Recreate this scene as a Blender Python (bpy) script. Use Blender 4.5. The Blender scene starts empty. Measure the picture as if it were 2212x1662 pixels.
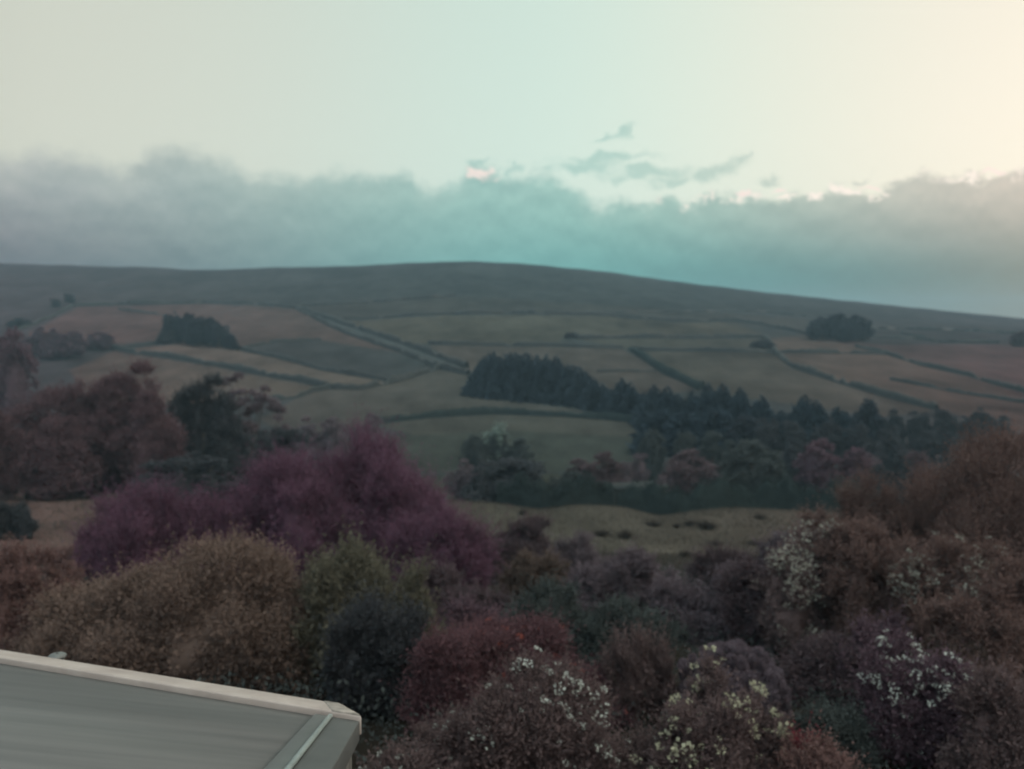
import bpy, math, random
import numpy as np

H = 7.5            # eye height above the garden
F = 852.0          # focal length in picture pixels (1024 wide)
HR = 320.0         # picture row of the horizon
K = 1024.0/2212.0  # reading scale of the photograph -> picture pixels
C = bpy.context.scene.collection
sc = bpy.context.scene
PI = math.pi

# ---------------------------------------------------------------- materials
def new_mat(name):
    m = bpy.data.materials.new(name); m.use_nodes = True
    nt = m.node_tree; nt.nodes.clear()
    return m, nt
def nd(nt, t, **kw):
    n = nt.nodes.new(t)
    for k, v in kw.items():
        if k.startswith('i_'): n.inputs[k[2:].replace('_', ' ')].default_value = v
        else: setattr(n, k, v)
    return n
def rgb(c): return (c[0], c[1], c[2], 1.0)

def foliage_mat(name, dark, light, trans=0.36, scale=0.6):
    m, nt = new_mat(name); L = nt.links.new
    at = nd(nt, 'ShaderNodeAttribute', attribute_name='tint')
    geo = nd(nt, 'ShaderNodeNewGeometry')
    no = nd(nt, 'ShaderNodeTexNoise'); no.inputs['Scale'].default_value = scale; no.inputs['Detail'].default_value = 3
    L(geo.outputs['Position'], no.inputs['Vector'])
    ad = nd(nt, 'ShaderNodeMath', operation='MULTIPLY_ADD'); L(no.outputs['Fac'], ad.inputs[0]); ad.inputs[1].default_value = 0.9
    L(at.outputs['Fac'], ad.inputs[2])
    sb = nd(nt, 'ShaderNodeMath', operation='SUBTRACT', use_clamp=True); L(ad.outputs[0], sb.inputs[0]); sb.inputs[1].default_value = 0.45
    mx = nd(nt, 'ShaderNodeMix', data_type='RGBA'); L(sb.outputs[0], mx.inputs['Factor'])
    mx.inputs['A'].default_value = rgb(dark); mx.inputs['B'].default_value = rgb(light)
    d = nd(nt, 'ShaderNodeBsdfDiffuse'); t = nd(nt, 'ShaderNodeBsdfTranslucent')
    L(mx.outputs['Result'], d.inputs['Color']); L(mx.outputs['Result'], t.inputs['Color'])
    ms = nd(nt, 'ShaderNodeMixShader'); ms.inputs[0].default_value = trans
    L(d.outputs[0], ms.inputs[1]); L(t.outputs[0], ms.inputs[2])
    o = nd(nt, 'ShaderNodeOutputMaterial'); L(ms.outputs[0], o.inputs['Surface'])
    return m

def rough_mat(name, a, b, scale=4.0, stretch=(1, 1, 1), rough=0.85, bump=0.2, obj=True, detail=6, spec=0.3):
    m, nt = new_mat(name); L = nt.links.new
    tc = nd(nt, 'ShaderNodeTexCoord'); mp = nd(nt, 'ShaderNodeMapping'); mp.inputs['Scale'].default_value = stretch
    L(tc.outputs['Object'], mp.inputs['Vector'])
    no = nd(nt, 'ShaderNodeTexNoise'); no.inputs['Scale'].default_value = scale; no.inputs['Detail'].default_value = detail
    no.inputs['Roughness'].default_value = 0.6
    L(mp.outputs[0], no.inputs['Vector'])
    cr = nd(nt, 'ShaderNodeValToRGB'); cr.color_ramp.elements[0].position = 0.32; cr.color_ramp.elements[1].position = 0.68
    cr.color_ramp.elements[0].color = rgb(a); cr.color_ramp.elements[1].color = rgb(b)
    L(no.outputs['Fac'], cr.inputs['Fac'])
    bs = nd(nt, 'ShaderNodeBsdfPrincipled'); bs.inputs['Roughness'].default_value = rough
    bs.inputs['Specular IOR Level'].default_value = spec
    L(cr.outputs['Color'], bs.inputs['Base Color'])
    if bump:
        bp = nd(nt, 'ShaderNodeBump'); bp.inputs['Strength'].default_value = bump; bp.inputs['Distance'].default_value = 0.02
        L(no.outputs['Fac'], bp.inputs['Height']); L(bp.outputs[0], bs.inputs['Normal'])
    o = nd(nt, 'ShaderNodeOutputMaterial'); L(bs.outputs[0], o.inputs['Surface'])
    return m

def fol(name, c, spread=0.28, **k):
    return foliage_mat(name, tuple(x*(1-spread) for x in c), tuple(x*(1+spread) for x in c), **k)
M = dict(
    spruce=fol('spruce_needles', (0.027, 0.040, 0.052)),
    pine=fol('pine_needles', (0.035, 0.042, 0.052)),
    dark=fol('dark_green_leaves', (0.052, 0.062, 0.063)),
    wood=fol('wood_leaves', (0.045, 0.049, 0.055)),
    mauve=fol('mauve_brown_leaves', (0.076, 0.057, 0.064)),
    maroon=fol('maroon_leaves', (0.090, 0.061, 0.076)),
    plum=fol('dark_plum_leaves', (0.109, 0.058, 0.088)),
    russet=fol('russet_leaves', (0.128, 0.080, 0.076)),
    russetdark=fol('dark_russet_leaves', (0.091, 0.058, 0.066)),
    amber=fol('amber_brown_leaves', (0.113, 0.076, 0.070)),
    olive=fol('olive_leaves', (0.149, 0.108, 0.092), spread=.32, scale=1.2),
    greybrown=fol('grey_brown_leaves', (0.104, 0.084, 0.097)),
    cypress=fol('cypress_sprays', (0.100, 0.095, 0.073)),
    cypressdark=fol('dark_cypress_sprays', (0.043, 0.046, 0.052)),
    crimson=fol('crimson_leaves', (0.094, 0.053, 0.061)),
    deepred=fol('bright_red_leaves', (0.135, 0.031, 0.040)),
    bronze=fol('bronze_green_leaves', (0.104, 0.076, 0.077)),
    mustard=fol('mustard_leaves', (0.098, 0.074, 0.064)),
    bottle=fol('bottle_green_leaves', (0.052, 0.061, 0.060)),
    domedark=fol('dark_clipped_leaves', (0.109, 0.088, 0.105)),
    white=fol('white_blossom', (.38, .41, .38), spread=.25, trans=.3),
    grey=fol('greyish_blossom', (.21, .21, .185), spread=.3, trans=.3),
    cream=fol('cream_blossom', (.28, .28, .205), spread=.25, trans=.3),
    redflower=fol('red_flower', (.24, .075, .06), spread=.25),
    palegreen=fol('pale_green_blossom', (.15, .20, .18), spread=.3),
    grass=fol('meadow_grass', (.058, .053, .046), spread=.18, scale=.15),
    rush=fol('rush_blades', (.045, .040, .036)),
    hedge=fol('hedge_leaves', (.028, .040, .040)),
    bark=rough_mat('bark', (.03, .025, .022), (.075, .062, .052), 9, (1, 1, .25)),
    stone=rough_mat('dark_field_stone', (.008, .011, .011), (.021, .024, .024), 1.2, bump=.6),
    coping=rough_mat('pale_coping', (.225, .192, .176), (.315, .278, .256), 2.6, (1, 1, 1), .7, .15),
    lichen=rough_mat('stained_coping', (.11, .10, .088), (.27, .24, .215), 9, (1, 1, 1), .8, .3),
    felt=rough_mat('grey_roof_felt', (.064, .069, .071), (.096, .100, .102), 1.7, (.16, 2.6, 1), .55, .12, detail=8),
    felt2=rough_mat('grey_verge_felt', (.048, .052, .051), (.072, .076, .074), 3, (1, 1, 1), .6, .1),
    flash=rough_mat('pale_flashing', (.16, .19, .185), (.25, .29, .28), 6, (1, 1, 1), .32, .05, spec=.5),
    flash2=rough_mat('dull_flashing', (.068, .074, .072), (.095, .102, .10), 5, (1, 1, 1), .4, .05, spec=.5),
    wall=rough_mat('gritstone_wall', (.05, .047, .042), (.11, .105, .095), 3, (1, 1, 2), .9, .5),
    ventdark=rough_mat('dark_vent', (.03, .035, .035), (.06, .065, .06), 8),
    barnroof=rough_mat('barn_roof', (.007, .010, .011), (.012, .016, .016), 2),
    barnwall=rough_mat('barn_wall', (.020, .026, .024), (.034, .036, .03), 2),
    track=rough_mat('track_grass', (.009, .014, .015), (.014, .019, .020), .3),
)

# ---------------------------------------------------------------- objects and meshes
def tag(o, label=None, cat=None, group=None, kind=None):
    if label: o['label'] = label
    if cat: o['category'] = cat
    if group: o['group'] = group
    if kind: o['kind'] = kind
    return o
def empty(name, loc, rz=0.0, scale=None):
    o = bpy.data.objects.new(name, None); C.objects.link(o); o.location = loc; o.rotation_euler = (0, 0, rz)
    o.empty_display_size = .3
    if scale: o.scale = scale
    return o
def np_mesh(name, V, Q, tint=None, smooth=False):
    me = bpy.data.meshes.new(name)
    V = np.ascontiguousarray(V, np.float32); Q = np.ascontiguousarray(Q, np.int32)
    n = Q.shape[1]
    me.vertices.add(len(V)); me.vertices.foreach_set('co', V.ravel())
    me.loops.add(Q.size); me.loops.foreach_set('vertex_index', Q.ravel())
    me.polygons.add(len(Q)); me.polygons.foreach_set('loop_start', np.arange(0, Q.size, n, dtype=np.int32))
    try: me.polygons.foreach_set('loop_total', np.full(len(Q), n, np.int32))
    except Exception: pass
    if tint is not None:
        a = me.attributes.new('tint', 'FLOAT', 'FACE'); a.data.foreach_set('value', np.ascontiguousarray(tint, np.float32))
    if smooth: me.polygons.foreach_set('use_smooth', np.ones(len(Q), bool))
    me.update(calc_edges=True); me.validate()
    return me
def obj(name, me, mat, parent=None):
    if mat is not None and not me.materials: me.materials.append(mat)
    o = bpy.data.objects.new(name, me); C.objects.link(o)
    if parent is not None: o.parent = parent
    return o
class Acc:                                   # collects quads
    def __init__(s): s.V = []; s.Q = []; s.T = []; s.n = 0
    def add(s, V, Q, t):
        s.V.append(V); s.Q.append(np.asarray(Q)+s.n); s.n += len(V)
        s.T.append(np.full(len(Q), t, np.float32) if np.isscalar(t) else t)
    def mesh(s, name, smooth=False):
        return np_mesh(name, np.concatenate(s.V), np.concatenate(s.Q), np.concatenate(s.T), smooth)
def unit(v): return v/np.maximum(np.linalg.norm(v, axis=-1, keepdims=True), 1e-9)
def rdir(rng, n): return unit(rng.normal(size=(n, 3)))
def leaves(acc, base, axis, length, width, rng, tint):
    """pointed leaf-shaped quads from base along axis"""
    n = len(base); axis = unit(axis)
    side = unit(np.cross(axis, rdir(rng, n)))
    up = np.cross(side, axis)
    L = np.broadcast_to(np.asarray(length, float).reshape(-1, 1), (n, 1)); W = np.broadcast_to(np.asarray(width, float).reshape(-1, 1), (n, 1))
    mid = base+axis*L*.45+up*L*.08
    V = np.stack([base, mid+side*W*.5, base+axis*L, mid-side*W*.5], 1).reshape(-1, 3)
    acc.add(V, np.arange(4*n).reshape(n, 4), np.broadcast_to(np.asarray(tint, float), (n,)).astype(np.float32))
def cube_sphere(k=3):
    vs, qs = [], []
    for ax in range(3):
        for s in (-1, 1):
            b = len(vs)
            for i in range(k+1):
                for j in range(k+1):
                    p = [0, 0, 0]; p[ax] = s; p[(ax+1) % 3] = 2*i/k-1; p[(ax+2) % 3] = 2*j/k-1; vs.append(p)
            for i in range(k):
                for j in range(k):
                    q = [b+i*(k+1)+j, b+(i+1)*(k+1)+j, b+(i+1)*(k+1)+j+1, b+i*(k+1)+j+1]
                    qs.append(q if s > 0 else q[::-1])
    return unit(np.array(vs, float)), np.array(qs)
CSV, CSQ = cube_sphere(3)
def tube(acc, pts, rad, sides=6):
    pts = np.asarray(pts, float); n = len(pts); rad = np.asarray(rad, float)
    d = unit(np.gradient(pts, axis=0)); ref = np.array([.31, .95, .05])
    a = unit(np.cross(d, ref)); b = np.cross(d, a)
    th = np.arange(sides)*2*PI/sides
    V = (pts[:, None]+rad[:, None, None]*(a[:, None]*np.cos(th)[None, :, None]+b[:, None]*np.sin(th)[None, :, None])).reshape(-1, 3)
    Q = [[i*sides+j, i*sides+(j+1) % sides, (i+1)*sides+(j+1) % sides, (i+1)*sides+j] for i in range(n-1) for j in range(sides)]
    acc.add(V, Q, .5)
def box_mesh(name, lo, hi):
    x0, y0, z0 = lo; x1, y1, z1 = hi
    V = np.array([[x0, y0, z0], [x1, y0, z0], [x1, y1, z0], [x0, y1, z0], [x0, y0, z1], [x1, y0, z1], [x1, y1, z1], [x0, y1, z1]])
    Q = np.array([[0, 3, 2, 1], [4, 5, 6, 7], [0, 1, 5, 4], [1, 2, 6, 5], [2, 3, 7, 6], [3, 0, 4, 7]])
    return np_mesh(name, V, Q)
def hexa(name, P):                            # 4 bottom points, 4 top points
    Q = np.array([[0, 3, 2, 1], [4, 5, 6, 7], [0, 1, 5, 4], [1, 2, 6, 5], [2, 3, 7, 6], [3, 0, 4, 7]])
    return np_mesh(name, np.array(P, float), Q)
def bevel(o, w, seg=2):
    m = o.modifiers.new('bevel', 'BEVEL'); m.width = w; m.segments = seg; m.limit_method = 'ANGLE'

# ---------------------------------------------------------------- terrain
YK = np.array([-80, 14, 20, 28, 45, 70, 90, 100, 115, 140, 170, 200, 255, 300, 350, 410, 480, 570, 740], float)
DK = np.array([7.5, 7.5, 8.7, 10.2, 13.5, 17.1, 19.75, 22.6, 25.8, 27.5, 27.3, 26.3, 22.5, 18.3, 12.3, 4.8, -5.6, -20, -50.4])
def pchip(x, y):
    h = np.diff(x); dl = np.diff(y)/h; m = np.zeros(len(x)); m[0], m[-1] = dl[0], dl[-1]
    for i in range(1, len(x)-1):
        if dl[i-1]*dl[i] > 0:
            a, b = 2*h[i]+h[i-1], h[i]+2*h[i-1]; m[i] = (a+b)/(a/dl[i-1]+b/dl[i])
    def f(t):
        t = np.clip(t, x[0], x[-1]); i = np.clip(np.searchsorted(x, t)-1, 0, len(x)-2)
        s = (t-x[i])/h[i]
        return (2*s**3-3*s**2+1)*y[i]+(s**3-2*s**2+s)*h[i]*m[i]+(-2*s**3+3*s**2)*y[i+1]+(s**3-s**2)*h[i]*m[i+1]
    return f
PROF = pchip(YK, DK)
CQ = np.array([-600, 0, 120, 230, 320, 440, 560, 740, 860, 990, 1100, 1200, 1310, 1450, 1550, 1700, 1900, 2050, 2212, 2700], float)
CR = np.array([560, 567, 570, 574, 575, 581, 577, 573, 567, 563, 566, 574, 585, 605, 617, 634, 655, 670, 686, 735], float)
BQ = np.array([-600, 0, 230, 500, 800, 1000, 1090, 1170, 1250, 1340, 1430, 1500, 1600, 1700, 1850, 2212, 2700], float)
BR = np.array([1070, 1074, 1078, 1085, 1080, 1080, 1087, 1099, 1091, 1097, 1118, 1108, 1100, 1104, 1112, 1100, 1100], float)
CREST = pchip(CQ, CR*K); BROW = pchip(BQ, BR*K)
def smooth01(t): t = np.clip(t, 0, 1); return t*t*(3-2*t)
def ground(x, y):
    x = np.asarray(x, float); y = np.asarray(y, float)
    q = (512+F*x/np.maximum(y, 14))/K
    Y = np.minimum(y, 740)
    row = HR+F*PROF(Y)/np.maximum(Y, 14)
    wc = smooth01((Y-290)/450)**.8
    wb = np.exp(-((Y-88)/14.0)**2)
    row = row+wc*(CREST(q)-261)+wb*(BROW(q)-507)
    z = H-(row-HR)/F*np.maximum(Y, 14)
    far = np.maximum(y-740, 0)
    z = np.maximum(z-.00045*far**2, np.minimum(z, -30))
    n = (np.sin(x*.11+y*.05)+np.sin(x*.037-y*.083+1.3)+np.sin(x*.21+1.7*np.sin(y*.13)))/3
    amp = np.clip((y-15)/600, 0, 1)*1.6*(1-.8*smooth01((y-600)/140))+.06
    knoll = 3.0*np.exp(-((x+165)/45)**2-((y-400)/50)**2)
    return z+n*amp+knoll
def gz(x, y): return float(ground(x, y))
def qx(Qx, Y): return (Qx*K-512)/F*Y
def hit(Qx, Qy, y0=135.0, y1=742.0):
    Y = np.geomspace(y0, y1, 1200); X = (Qx*K-512)/F*Y
    z = ground(X, Y); r = HR+F*(H-z)/Y
    ok = np.nonzero(r <= Qy*K)[0]
    i = ok[0] if len(ok) else len(Y)-1
    return X[i], Y[i], z[i]

# fields (outlines read on the hillside), each with the colour of its own grass
FIELDS = [
 ([(241, 757), (421, 741), (512, 757), (604, 776), (695, 801), (833, 825), (809, 838), (713, 839), (585, 814), (476, 792), (395, 779)], (.155, .142, .120)),
 ([(241, 760), (395, 782), (585, 817), (713, 842), (640, 860), (505, 872), (200, 872), (150, 800)], (.128, .118, .098)),
 ([(560, 905), (640, 862), (713, 843), (859, 826), (950, 798), (1012, 812), (1030, 855), (1390, 906), (1364, 913), (1071, 894), (925, 902), (811, 916), (640, 950)], (.108, .108, .096)),
 ([(811, 918), (925, 904), (1071, 896), (1217, 902), (1395, 915), (1390, 945), (1100, 930), (900, 940)], (.105, .108, .094)),
 ([(800, 940), (900, 940), (1100, 930), (1390, 945), (1400, 1020), (800, 1020)], (.080, .092, .080)),
 ([(512, 755), (585, 741), (695, 735), (800, 745), (888, 790), (950, 797), (859, 824), (805, 818), (695, 799), (604, 774)], (.074, .084, .084)),
 ([(170, 664), (440, 657), (640, 667), (742, 719), (870, 764), (695, 735), (585, 741), (512, 752), (340, 735), (60, 760), (60, 720)], (.124, .102, .092)),
 ([(742, 695), (955, 682), (1270, 682), (1470, 697), (1584, 697), (1660, 727), (1560, 729), (1364, 729), (1225, 725), (1200, 746), (925, 742), (888, 745)], (.112, .112, .092)),
 ([(925, 746), (1200, 750), (1345, 754), (1437, 806), (1518, 843), (1300, 860), (1010, 800)], (.118, .108, .096)),
 ([(1364, 759), (1551, 761), (1671, 763), (1712, 796), (1839, 837), (2023, 888), (1900, 900), (1518, 845), (1437, 806)], (.106, .106, .090)),
 ([(1664, 731), (1750, 724), (1850, 745), (1923, 768), (2007, 794), (2141, 828), (2212, 849), (2300, 960), (2050, 890), (1839, 833), (1712, 792), (1675, 762)], (.130, .114, .096)),
 ([(1225, 729), (1551, 733), (1651, 731), (1672, 758), (1364, 755)], (.098, .102, .086)),
 ([(1640, 700), (1745, 722), (1900, 745), (2212, 745), (2400, 950), (2141, 826), (1923, 766)], (.112, .094, .088)),
 ([(640, 655), (1000, 640), (1470, 668), (1740, 690), (1740, 712), (1470, 690), (955, 677), (742, 688)], (.082, .088, .082)),
]
def in_poly(px, py, poly):
    ins = np.zeros(px.shape, bool); n = len(poly)
    for i in range(n):
        x1, y1 = poly[i]; x2, y2 = poly[(i+1) % n]
        if y1 == y2: continue
        c = ((y1 > py) != (y2 > py)) & (px < (x2-x1)*(py-y1)/(y2-y1)+x1)
        ins ^= c
    return ins
def build_terrain():
    U = np.concatenate([np.linspace(-2.2, -.72, 24)[:-1], np.linspace(-.72, .72, 460), np.linspace(.72, 2.2, 24)[1:]])
    Yr = np.concatenate([np.linspace(-60, 10, 12)[:-1], np.geomspace(10, 135, 90)[:-1], np.geomspace(135, 760, 330)[:-1], np.geomspace(760, 2500, 40)])
    YY, UU = np.meshgrid(Yr, U, indexing='ij')
    XX = UU*(np.abs(YY)+25)
    Z = ground(XX, YY)
    V = np.stack([XX, YY, Z], -1).reshape(-1, 3)
    nr, nc = YY.shape
    idx = np.arange(nr*nc).reshape(nr, nc)
    Q = np.stack([idx[:-1, :-1], idx[:-1, 1:], idx[1:, 1:], idx[1:, :-1]], -1).reshape(-1, 4)
    me = np_mesh('ground', V, Q, smooth=True)
    x, y, z = V.T
    pq = (512+F*x/np.maximum(y, 5))/K; pr = (HR+F*(H-z)/np.maximum(y, 5))/K
    col = np.tile(np.array([.072, .086, .086]), (len(V), 1))        # moor
    near = y < 112
    col[near] = (.145, .136, .112)
    garden = y < 55
    col[garden] = (.055, .05, .04)
    mid = (y >= 112) & (y < 150); col[mid] = (.07, .075, .06)
    hill = y > 140
    for poly, c in FIELDS:
        m = hill & (y < 742) & in_poly(pq, pr, poly); col[m] = c
    # warm mauve lens cast painted into the grass colour, stronger towards both flanks
    s = np.clip(np.abs(pq-1150)/1100, 0, 1.2)**1.6
    left = pq < 1150
    tint = np.where(left[:, None], np.array([1.30, .90, 1.02]), np.array([1.32, .88, .96]))
    col = col*(1+(tint-1)*s[:, None])*.335
    ca = me.color_attributes.new('grass_colour', 'FLOAT_COLOR', 'POINT')
    ca.data.foreach_set('color', np.concatenate([col, np.ones((len(V), 1))], 1).astype(np.float32).ravel())
    m, nt = new_mat('hill_grass'); L = nt.links.new
    at = nd(nt, 'ShaderNodeVertexColor', layer_name='grass_colour')
    geo = nd(nt, 'ShaderNodeNewGeometry')
    def noise(scale, stretch, detail=5):
        mp = nd(nt, 'ShaderNodeMapping'); mp.inputs['Scale'].default_value = stretch; L(geo.outputs['Position'], mp.inputs['Vector'])
        n = nd(nt, 'ShaderNodeTexNoise'); n.inputs['Scale'].default_value = scale; n.inputs['Detail'].default_value = detail; n.inputs['Roughness'].default_value = .6
        L(mp.outputs[0], n.inputs['Vector']); return n.outputs['Fac']
    a = noise(.018, (1, .8, 1)); b = noise(.12, (1, .45, 1)); c = noise(1.3, (1, .6, 1), 4)
    def mad(src, k, add):
        n = nd(nt, 'ShaderNodeMath', operation='MULTIPLY_ADD'); L(src, n.inputs[0]); n.inputs[1].default_value = k
        if isinstance(add, float): n.inputs[2].default_value = add
        else: L(add, n.inputs[2])
        return n.outputs[0]
    v = mad(c, .8, mad(b, 1.5, mad(a, 1.6, -.95)))
    hs = nd(nt, 'ShaderNodeHueSaturation'); L(at.outputs['Color'], hs.inputs['Color']); L(v, hs.inputs['Value'])
    pass
    bs = nd(nt, 'ShaderNodeBsdfDiffuse'); L(hs.outputs['Color'], bs.inputs['Color']); bs.inputs['Roughness'].default_value = .6
    bp = nd(nt, 'ShaderNodeBump'); bp.inputs['Strength'].default_value = .5; bp.inputs['Distance'].default_value = .35; L(b, bp.inputs['Height'])
    L(bp.outputs[0], bs.inputs['Normal'])
    o = nd(nt, 'ShaderNodeOutputMaterial'); L(bs.outputs[0], o.inputs['Surface'])
    g = obj('ground', me, m); g['kind'] = 'structure'
    return V[:, 2].min()
zmin = build_terrain()

# ---------------------------------------------------------------- field walls and hedges
def poly_ground(pts, step=5.0, y0=135.0):
    P = []
    for (xa, ya), (xb, yb) in zip(pts[:-1], pts[1:]):
        n = max(1, int(math.hypot(xb-xa, yb-ya)/step))
        for i in range(n): P.append((xa+(xb-xa)*i/n, ya+(yb-ya)*i/n))
    P.append(pts[-1])
    G = np.array([hit(a, b, y0)[:2] for a, b in P])
    for _ in range(2): G[1:-1] = (G[:-2]+2*G[1:-1]+G[2:])/4
    s = np.concatenate([[0], np.cumsum(np.linalg.norm(np.diff(G, axis=0), axis=1))])
    n = max(3, int(s[-1]/1.5)); t = np.linspace(0, s[-1], n)
    return np.stack([np.interp(t, s, G[:, 0]), np.interp(t, s, G[:, 1])], 1)
def field_wall(pts, label, h=1.6, w=1.0, seed=0, hedge=False, group='dark boundary walls between the hill fields'):
    rng = np.random.default_rng(900+seed)
    G = poly_ground(pts); n = len(G)
    d = unit(np.gradient(G, axis=0)); nrm = np.stack([-d[:, 1], d[:, 0]], 1)
    base = G.mean(0); z0 = gz(*base)
    hh = h*(1+rng.normal(0, .10, n)+.15*np.sin(np.arange(n)*.23+seed)); ww = w*(1+rng.normal(0, .12, n))
    if not hedge:
        for q in rng.integers(0, n, max(1, n//30)): hh[q:q+rng.integers(1, 4)] *= rng.uniform(.15, .6)
    prof = [(-.5, -.4), (-.46, .45), (-.30, .92), (.0, 1.03), (.30, .92), (.46, .45), (.5, -.4)]
    V = []
    for (a, b) in prof:
        p = G+nrm*(a*ww)[:, None]
        z = ground(G[:, 0], G[:, 1])+np.where(b > 0, b*hh, -.4)+rng.normal(0, .05, n)
        V.append(np.stack([p[:, 0]-base[0], p[:, 1]-base[1], z-z0], 1))
    m = len(prof); V = np.stack(V, 1).reshape(-1, 3)
    Q = np.array([[i*m+j, (i+1)*m+j, (i+1)*m+j+1, i*m+j+1] for i in range(n-1) for j in range(m-1)])
    if not hedge:
        o = obj('field_wall', np_mesh('field_wall', V, Q, rng.uniform(0, 1, len(Q))), M['stone'])
    else:
        acc = Acc(); acc.add(V*np.array([1, 1, .95]), Q, .2)
        k = n*14; i = rng.integers(0, n, k); t = rng.uniform(-.55, .55, k); zz = rng.uniform(0, 1.12, k)*hh[i]*np.sqrt(np.clip(1-(t/.62)**2, .1, 1))
        p = np.stack([G[i, 0]+nrm[i, 0]*t*ww[i]+rng.normal(0, .5, k)-base[0], G[i, 1]+nrm[i, 1]*t*ww[i]+rng.normal(0, .5, k)-base[1], ground(G[i, 0], G[i, 1])-z0+zz], 1)
        leaves(acc, p, rdir(rng, k)+[0, 0, .6], rng.uniform(.3, .6, k), rng.uniform(.25, .4, k), rng, rng.uniform(0, 1, k))
        o = obj('hedgerow', acc.mesh('hedgerow'), M['hedge'])
    o.location = (base[0], base[1], z0)
    tag(o, label, 'hedge' if hedge else 'field wall', None if hedge else group, 'thing')
WALLS = [
 ([(160, 662), (300, 656), (440, 655), (560, 657), (640, 666)], 'dark wall along the upper edge of the left hill pasture, level with the lane top', 1.7),
 ([(642, 664), (720, 658), (830, 652), (985, 640)], 'faint wall slanting up from the top of the lane towards the moor', 1.8),
 ([(742, 692), (850, 686), (955, 680), (1110, 677), (1270, 680), (1470, 695), (1584, 694), (1640, 701), (1742, 722)], 'long wall under the open moor running right to the round hilltop copse', 1.9),
 ([(1270, 677), (1470, 674), (1640, 673), (1742, 684)], 'uppermost faint wall on the bare slope left of the hilltop copse', 1.2),
 ([(640, 666), (742, 700), (888, 748), (1009, 796)], 'wall on the upper side of the slanting lane', 2.1),
 ([(640, 668), (742, 719), (870, 763), (950, 796), (1012, 810)], 'wall on the lower side of the slanting lane', 1.9),
 ([(925, 744), (1040, 746), (1200, 748), (1345, 753)], 'level wall behind the tops of the spruce belt', 1.6),
 ([(1225, 727), (1254, 733), (1364, 731), (1551, 731), (1651, 729), (1668, 747), (1675, 764), (1712, 794), (1772, 814), (1839, 835), (1906, 855), (2023, 886)], 'dark wall that turns a corner and runs down to the wood on the right', 2.0),
 ([(1364, 757), (1551, 759), (1671, 762), (1839, 764), (1913, 766)], 'level wall along the top of the big pale field', 1.5),
 ([(1849, 749), (1923, 768), (2007, 794), (2091, 811), (2141, 828), (2212, 848), (2260, 862)], 'wall slanting down right from below the hilltop copse to the picture edge', 1.5),
 ([(1880, 710), (1973, 712), (2074, 714), (2212, 722), (2260, 726)], 'thin level wall right of the hilltop copse, the higher of two', 1.4),
 ([(1876, 731), (1973, 733), (2020, 737), (2034, 739), (2158, 742)], 'thin level wall right of the hilltop copse, the lower of two', 1.4),
 ([(1946, 721), (1990, 729), (2018, 736)], 'short slanting wall joining the two thin walls right of the copse', 1.3),
 ([(1923, 821), (2040, 843), (2107, 855), (2212, 871), (2260, 880)], 'lowest faint wall near the right picture edge above the wood', 1.1),
 ([(241, 755), (293, 763), (395, 779), (476, 792), (585, 814), (659, 827), (713, 840), (778, 842), (859, 825), (906, 810), (950, 796)], 'thick dark wall along the lower edge of the pale strip field on the left', 1.9),
 ([(505, 872), (585, 865), (640, 860), (677, 847), (711, 841)], 'curved wall branching down left below the pale strip field', 1.6),
 ([(421, 739), (512, 755), (604, 774), (695, 799), (805, 818), (833, 823)], 'wall along the upper edge of the pale strip field, from the left copse down', 1.5),
 ([(512, 755), (585, 741), (695, 735)], 'faint wall running right from the foot of the left copse', 1.3),
 ([(241, 755), (330, 745), (384, 734)], 'faint wall running left from the foot of the left copse', 1.1),
 ([(256, 669), (300, 674), (358, 682)], 'short faint wall behind the left copse', 1.2),
 ([(36, 715), (110, 686), (157, 661)], 'wall climbing the edge of the knoll at far left', 1.2),
 ([(1290, 805), (1350, 803), (1419, 803)], 'short faint wall right of the spruce belt tops', .9),
]
for i, (p, lab, h) in enumerate(WALLS): field_wall(p, lab, h, .7*h, i)
field_wall([(811, 916), (860, 910), (925, 902), (1000, 897), (1071, 894), (1217, 900), (1300, 906), (1400, 915)], 'dark curved hedge below the spruce belt, along the lower pale field', 1.7, 1.5, 60, True)
field_wall([(1364, 757), (1437, 806), (1518, 843)], 'broad dark hedge slanting down the left side of the big pale field', 2.4, 2.4, 61, True)
# grass lane between the two slanting walls
def strip(name, a, b, mat):
    A = poly_ground(a); B = poly_ground(b); n = 60
    def rs(G):
        s = np.concatenate([[0], np.cumsum(np.linalg.norm(np.diff(G, axis=0), axis=1))]); t = np.linspace(0, s[-1], n)
        return np.stack([np.interp(t, s, G[:, 0]), np.interp(t, s, G[:, 1])], 1)
    A, B = rs(A), rs(B); V = []
    for k in np.linspace(0, 1, 5):
        p = A*(1-k)+B*k; V.append(np.stack([p[:, 0], p[:, 1], ground(p[:, 0], p[:, 1])+.12], 1))
    V = np.stack(V, 1).reshape(-1, 3)
    Q = np.array([[i*5+j, i*5+j+1, (i+1)*5+j+1, (i+1)*5+j] for i in range(n-1) for j in range(4)])
    return obj(name, np_mesh(name, V, Q, np.full(len(Q), .5)), mat)
strip('path', [(644, 667), (742, 703), (888, 752), (1005, 798)], [(642, 669), (742, 715), (870, 759), (950, 792), (1006, 805)], M['track'])['kind'] = 'structure'
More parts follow.
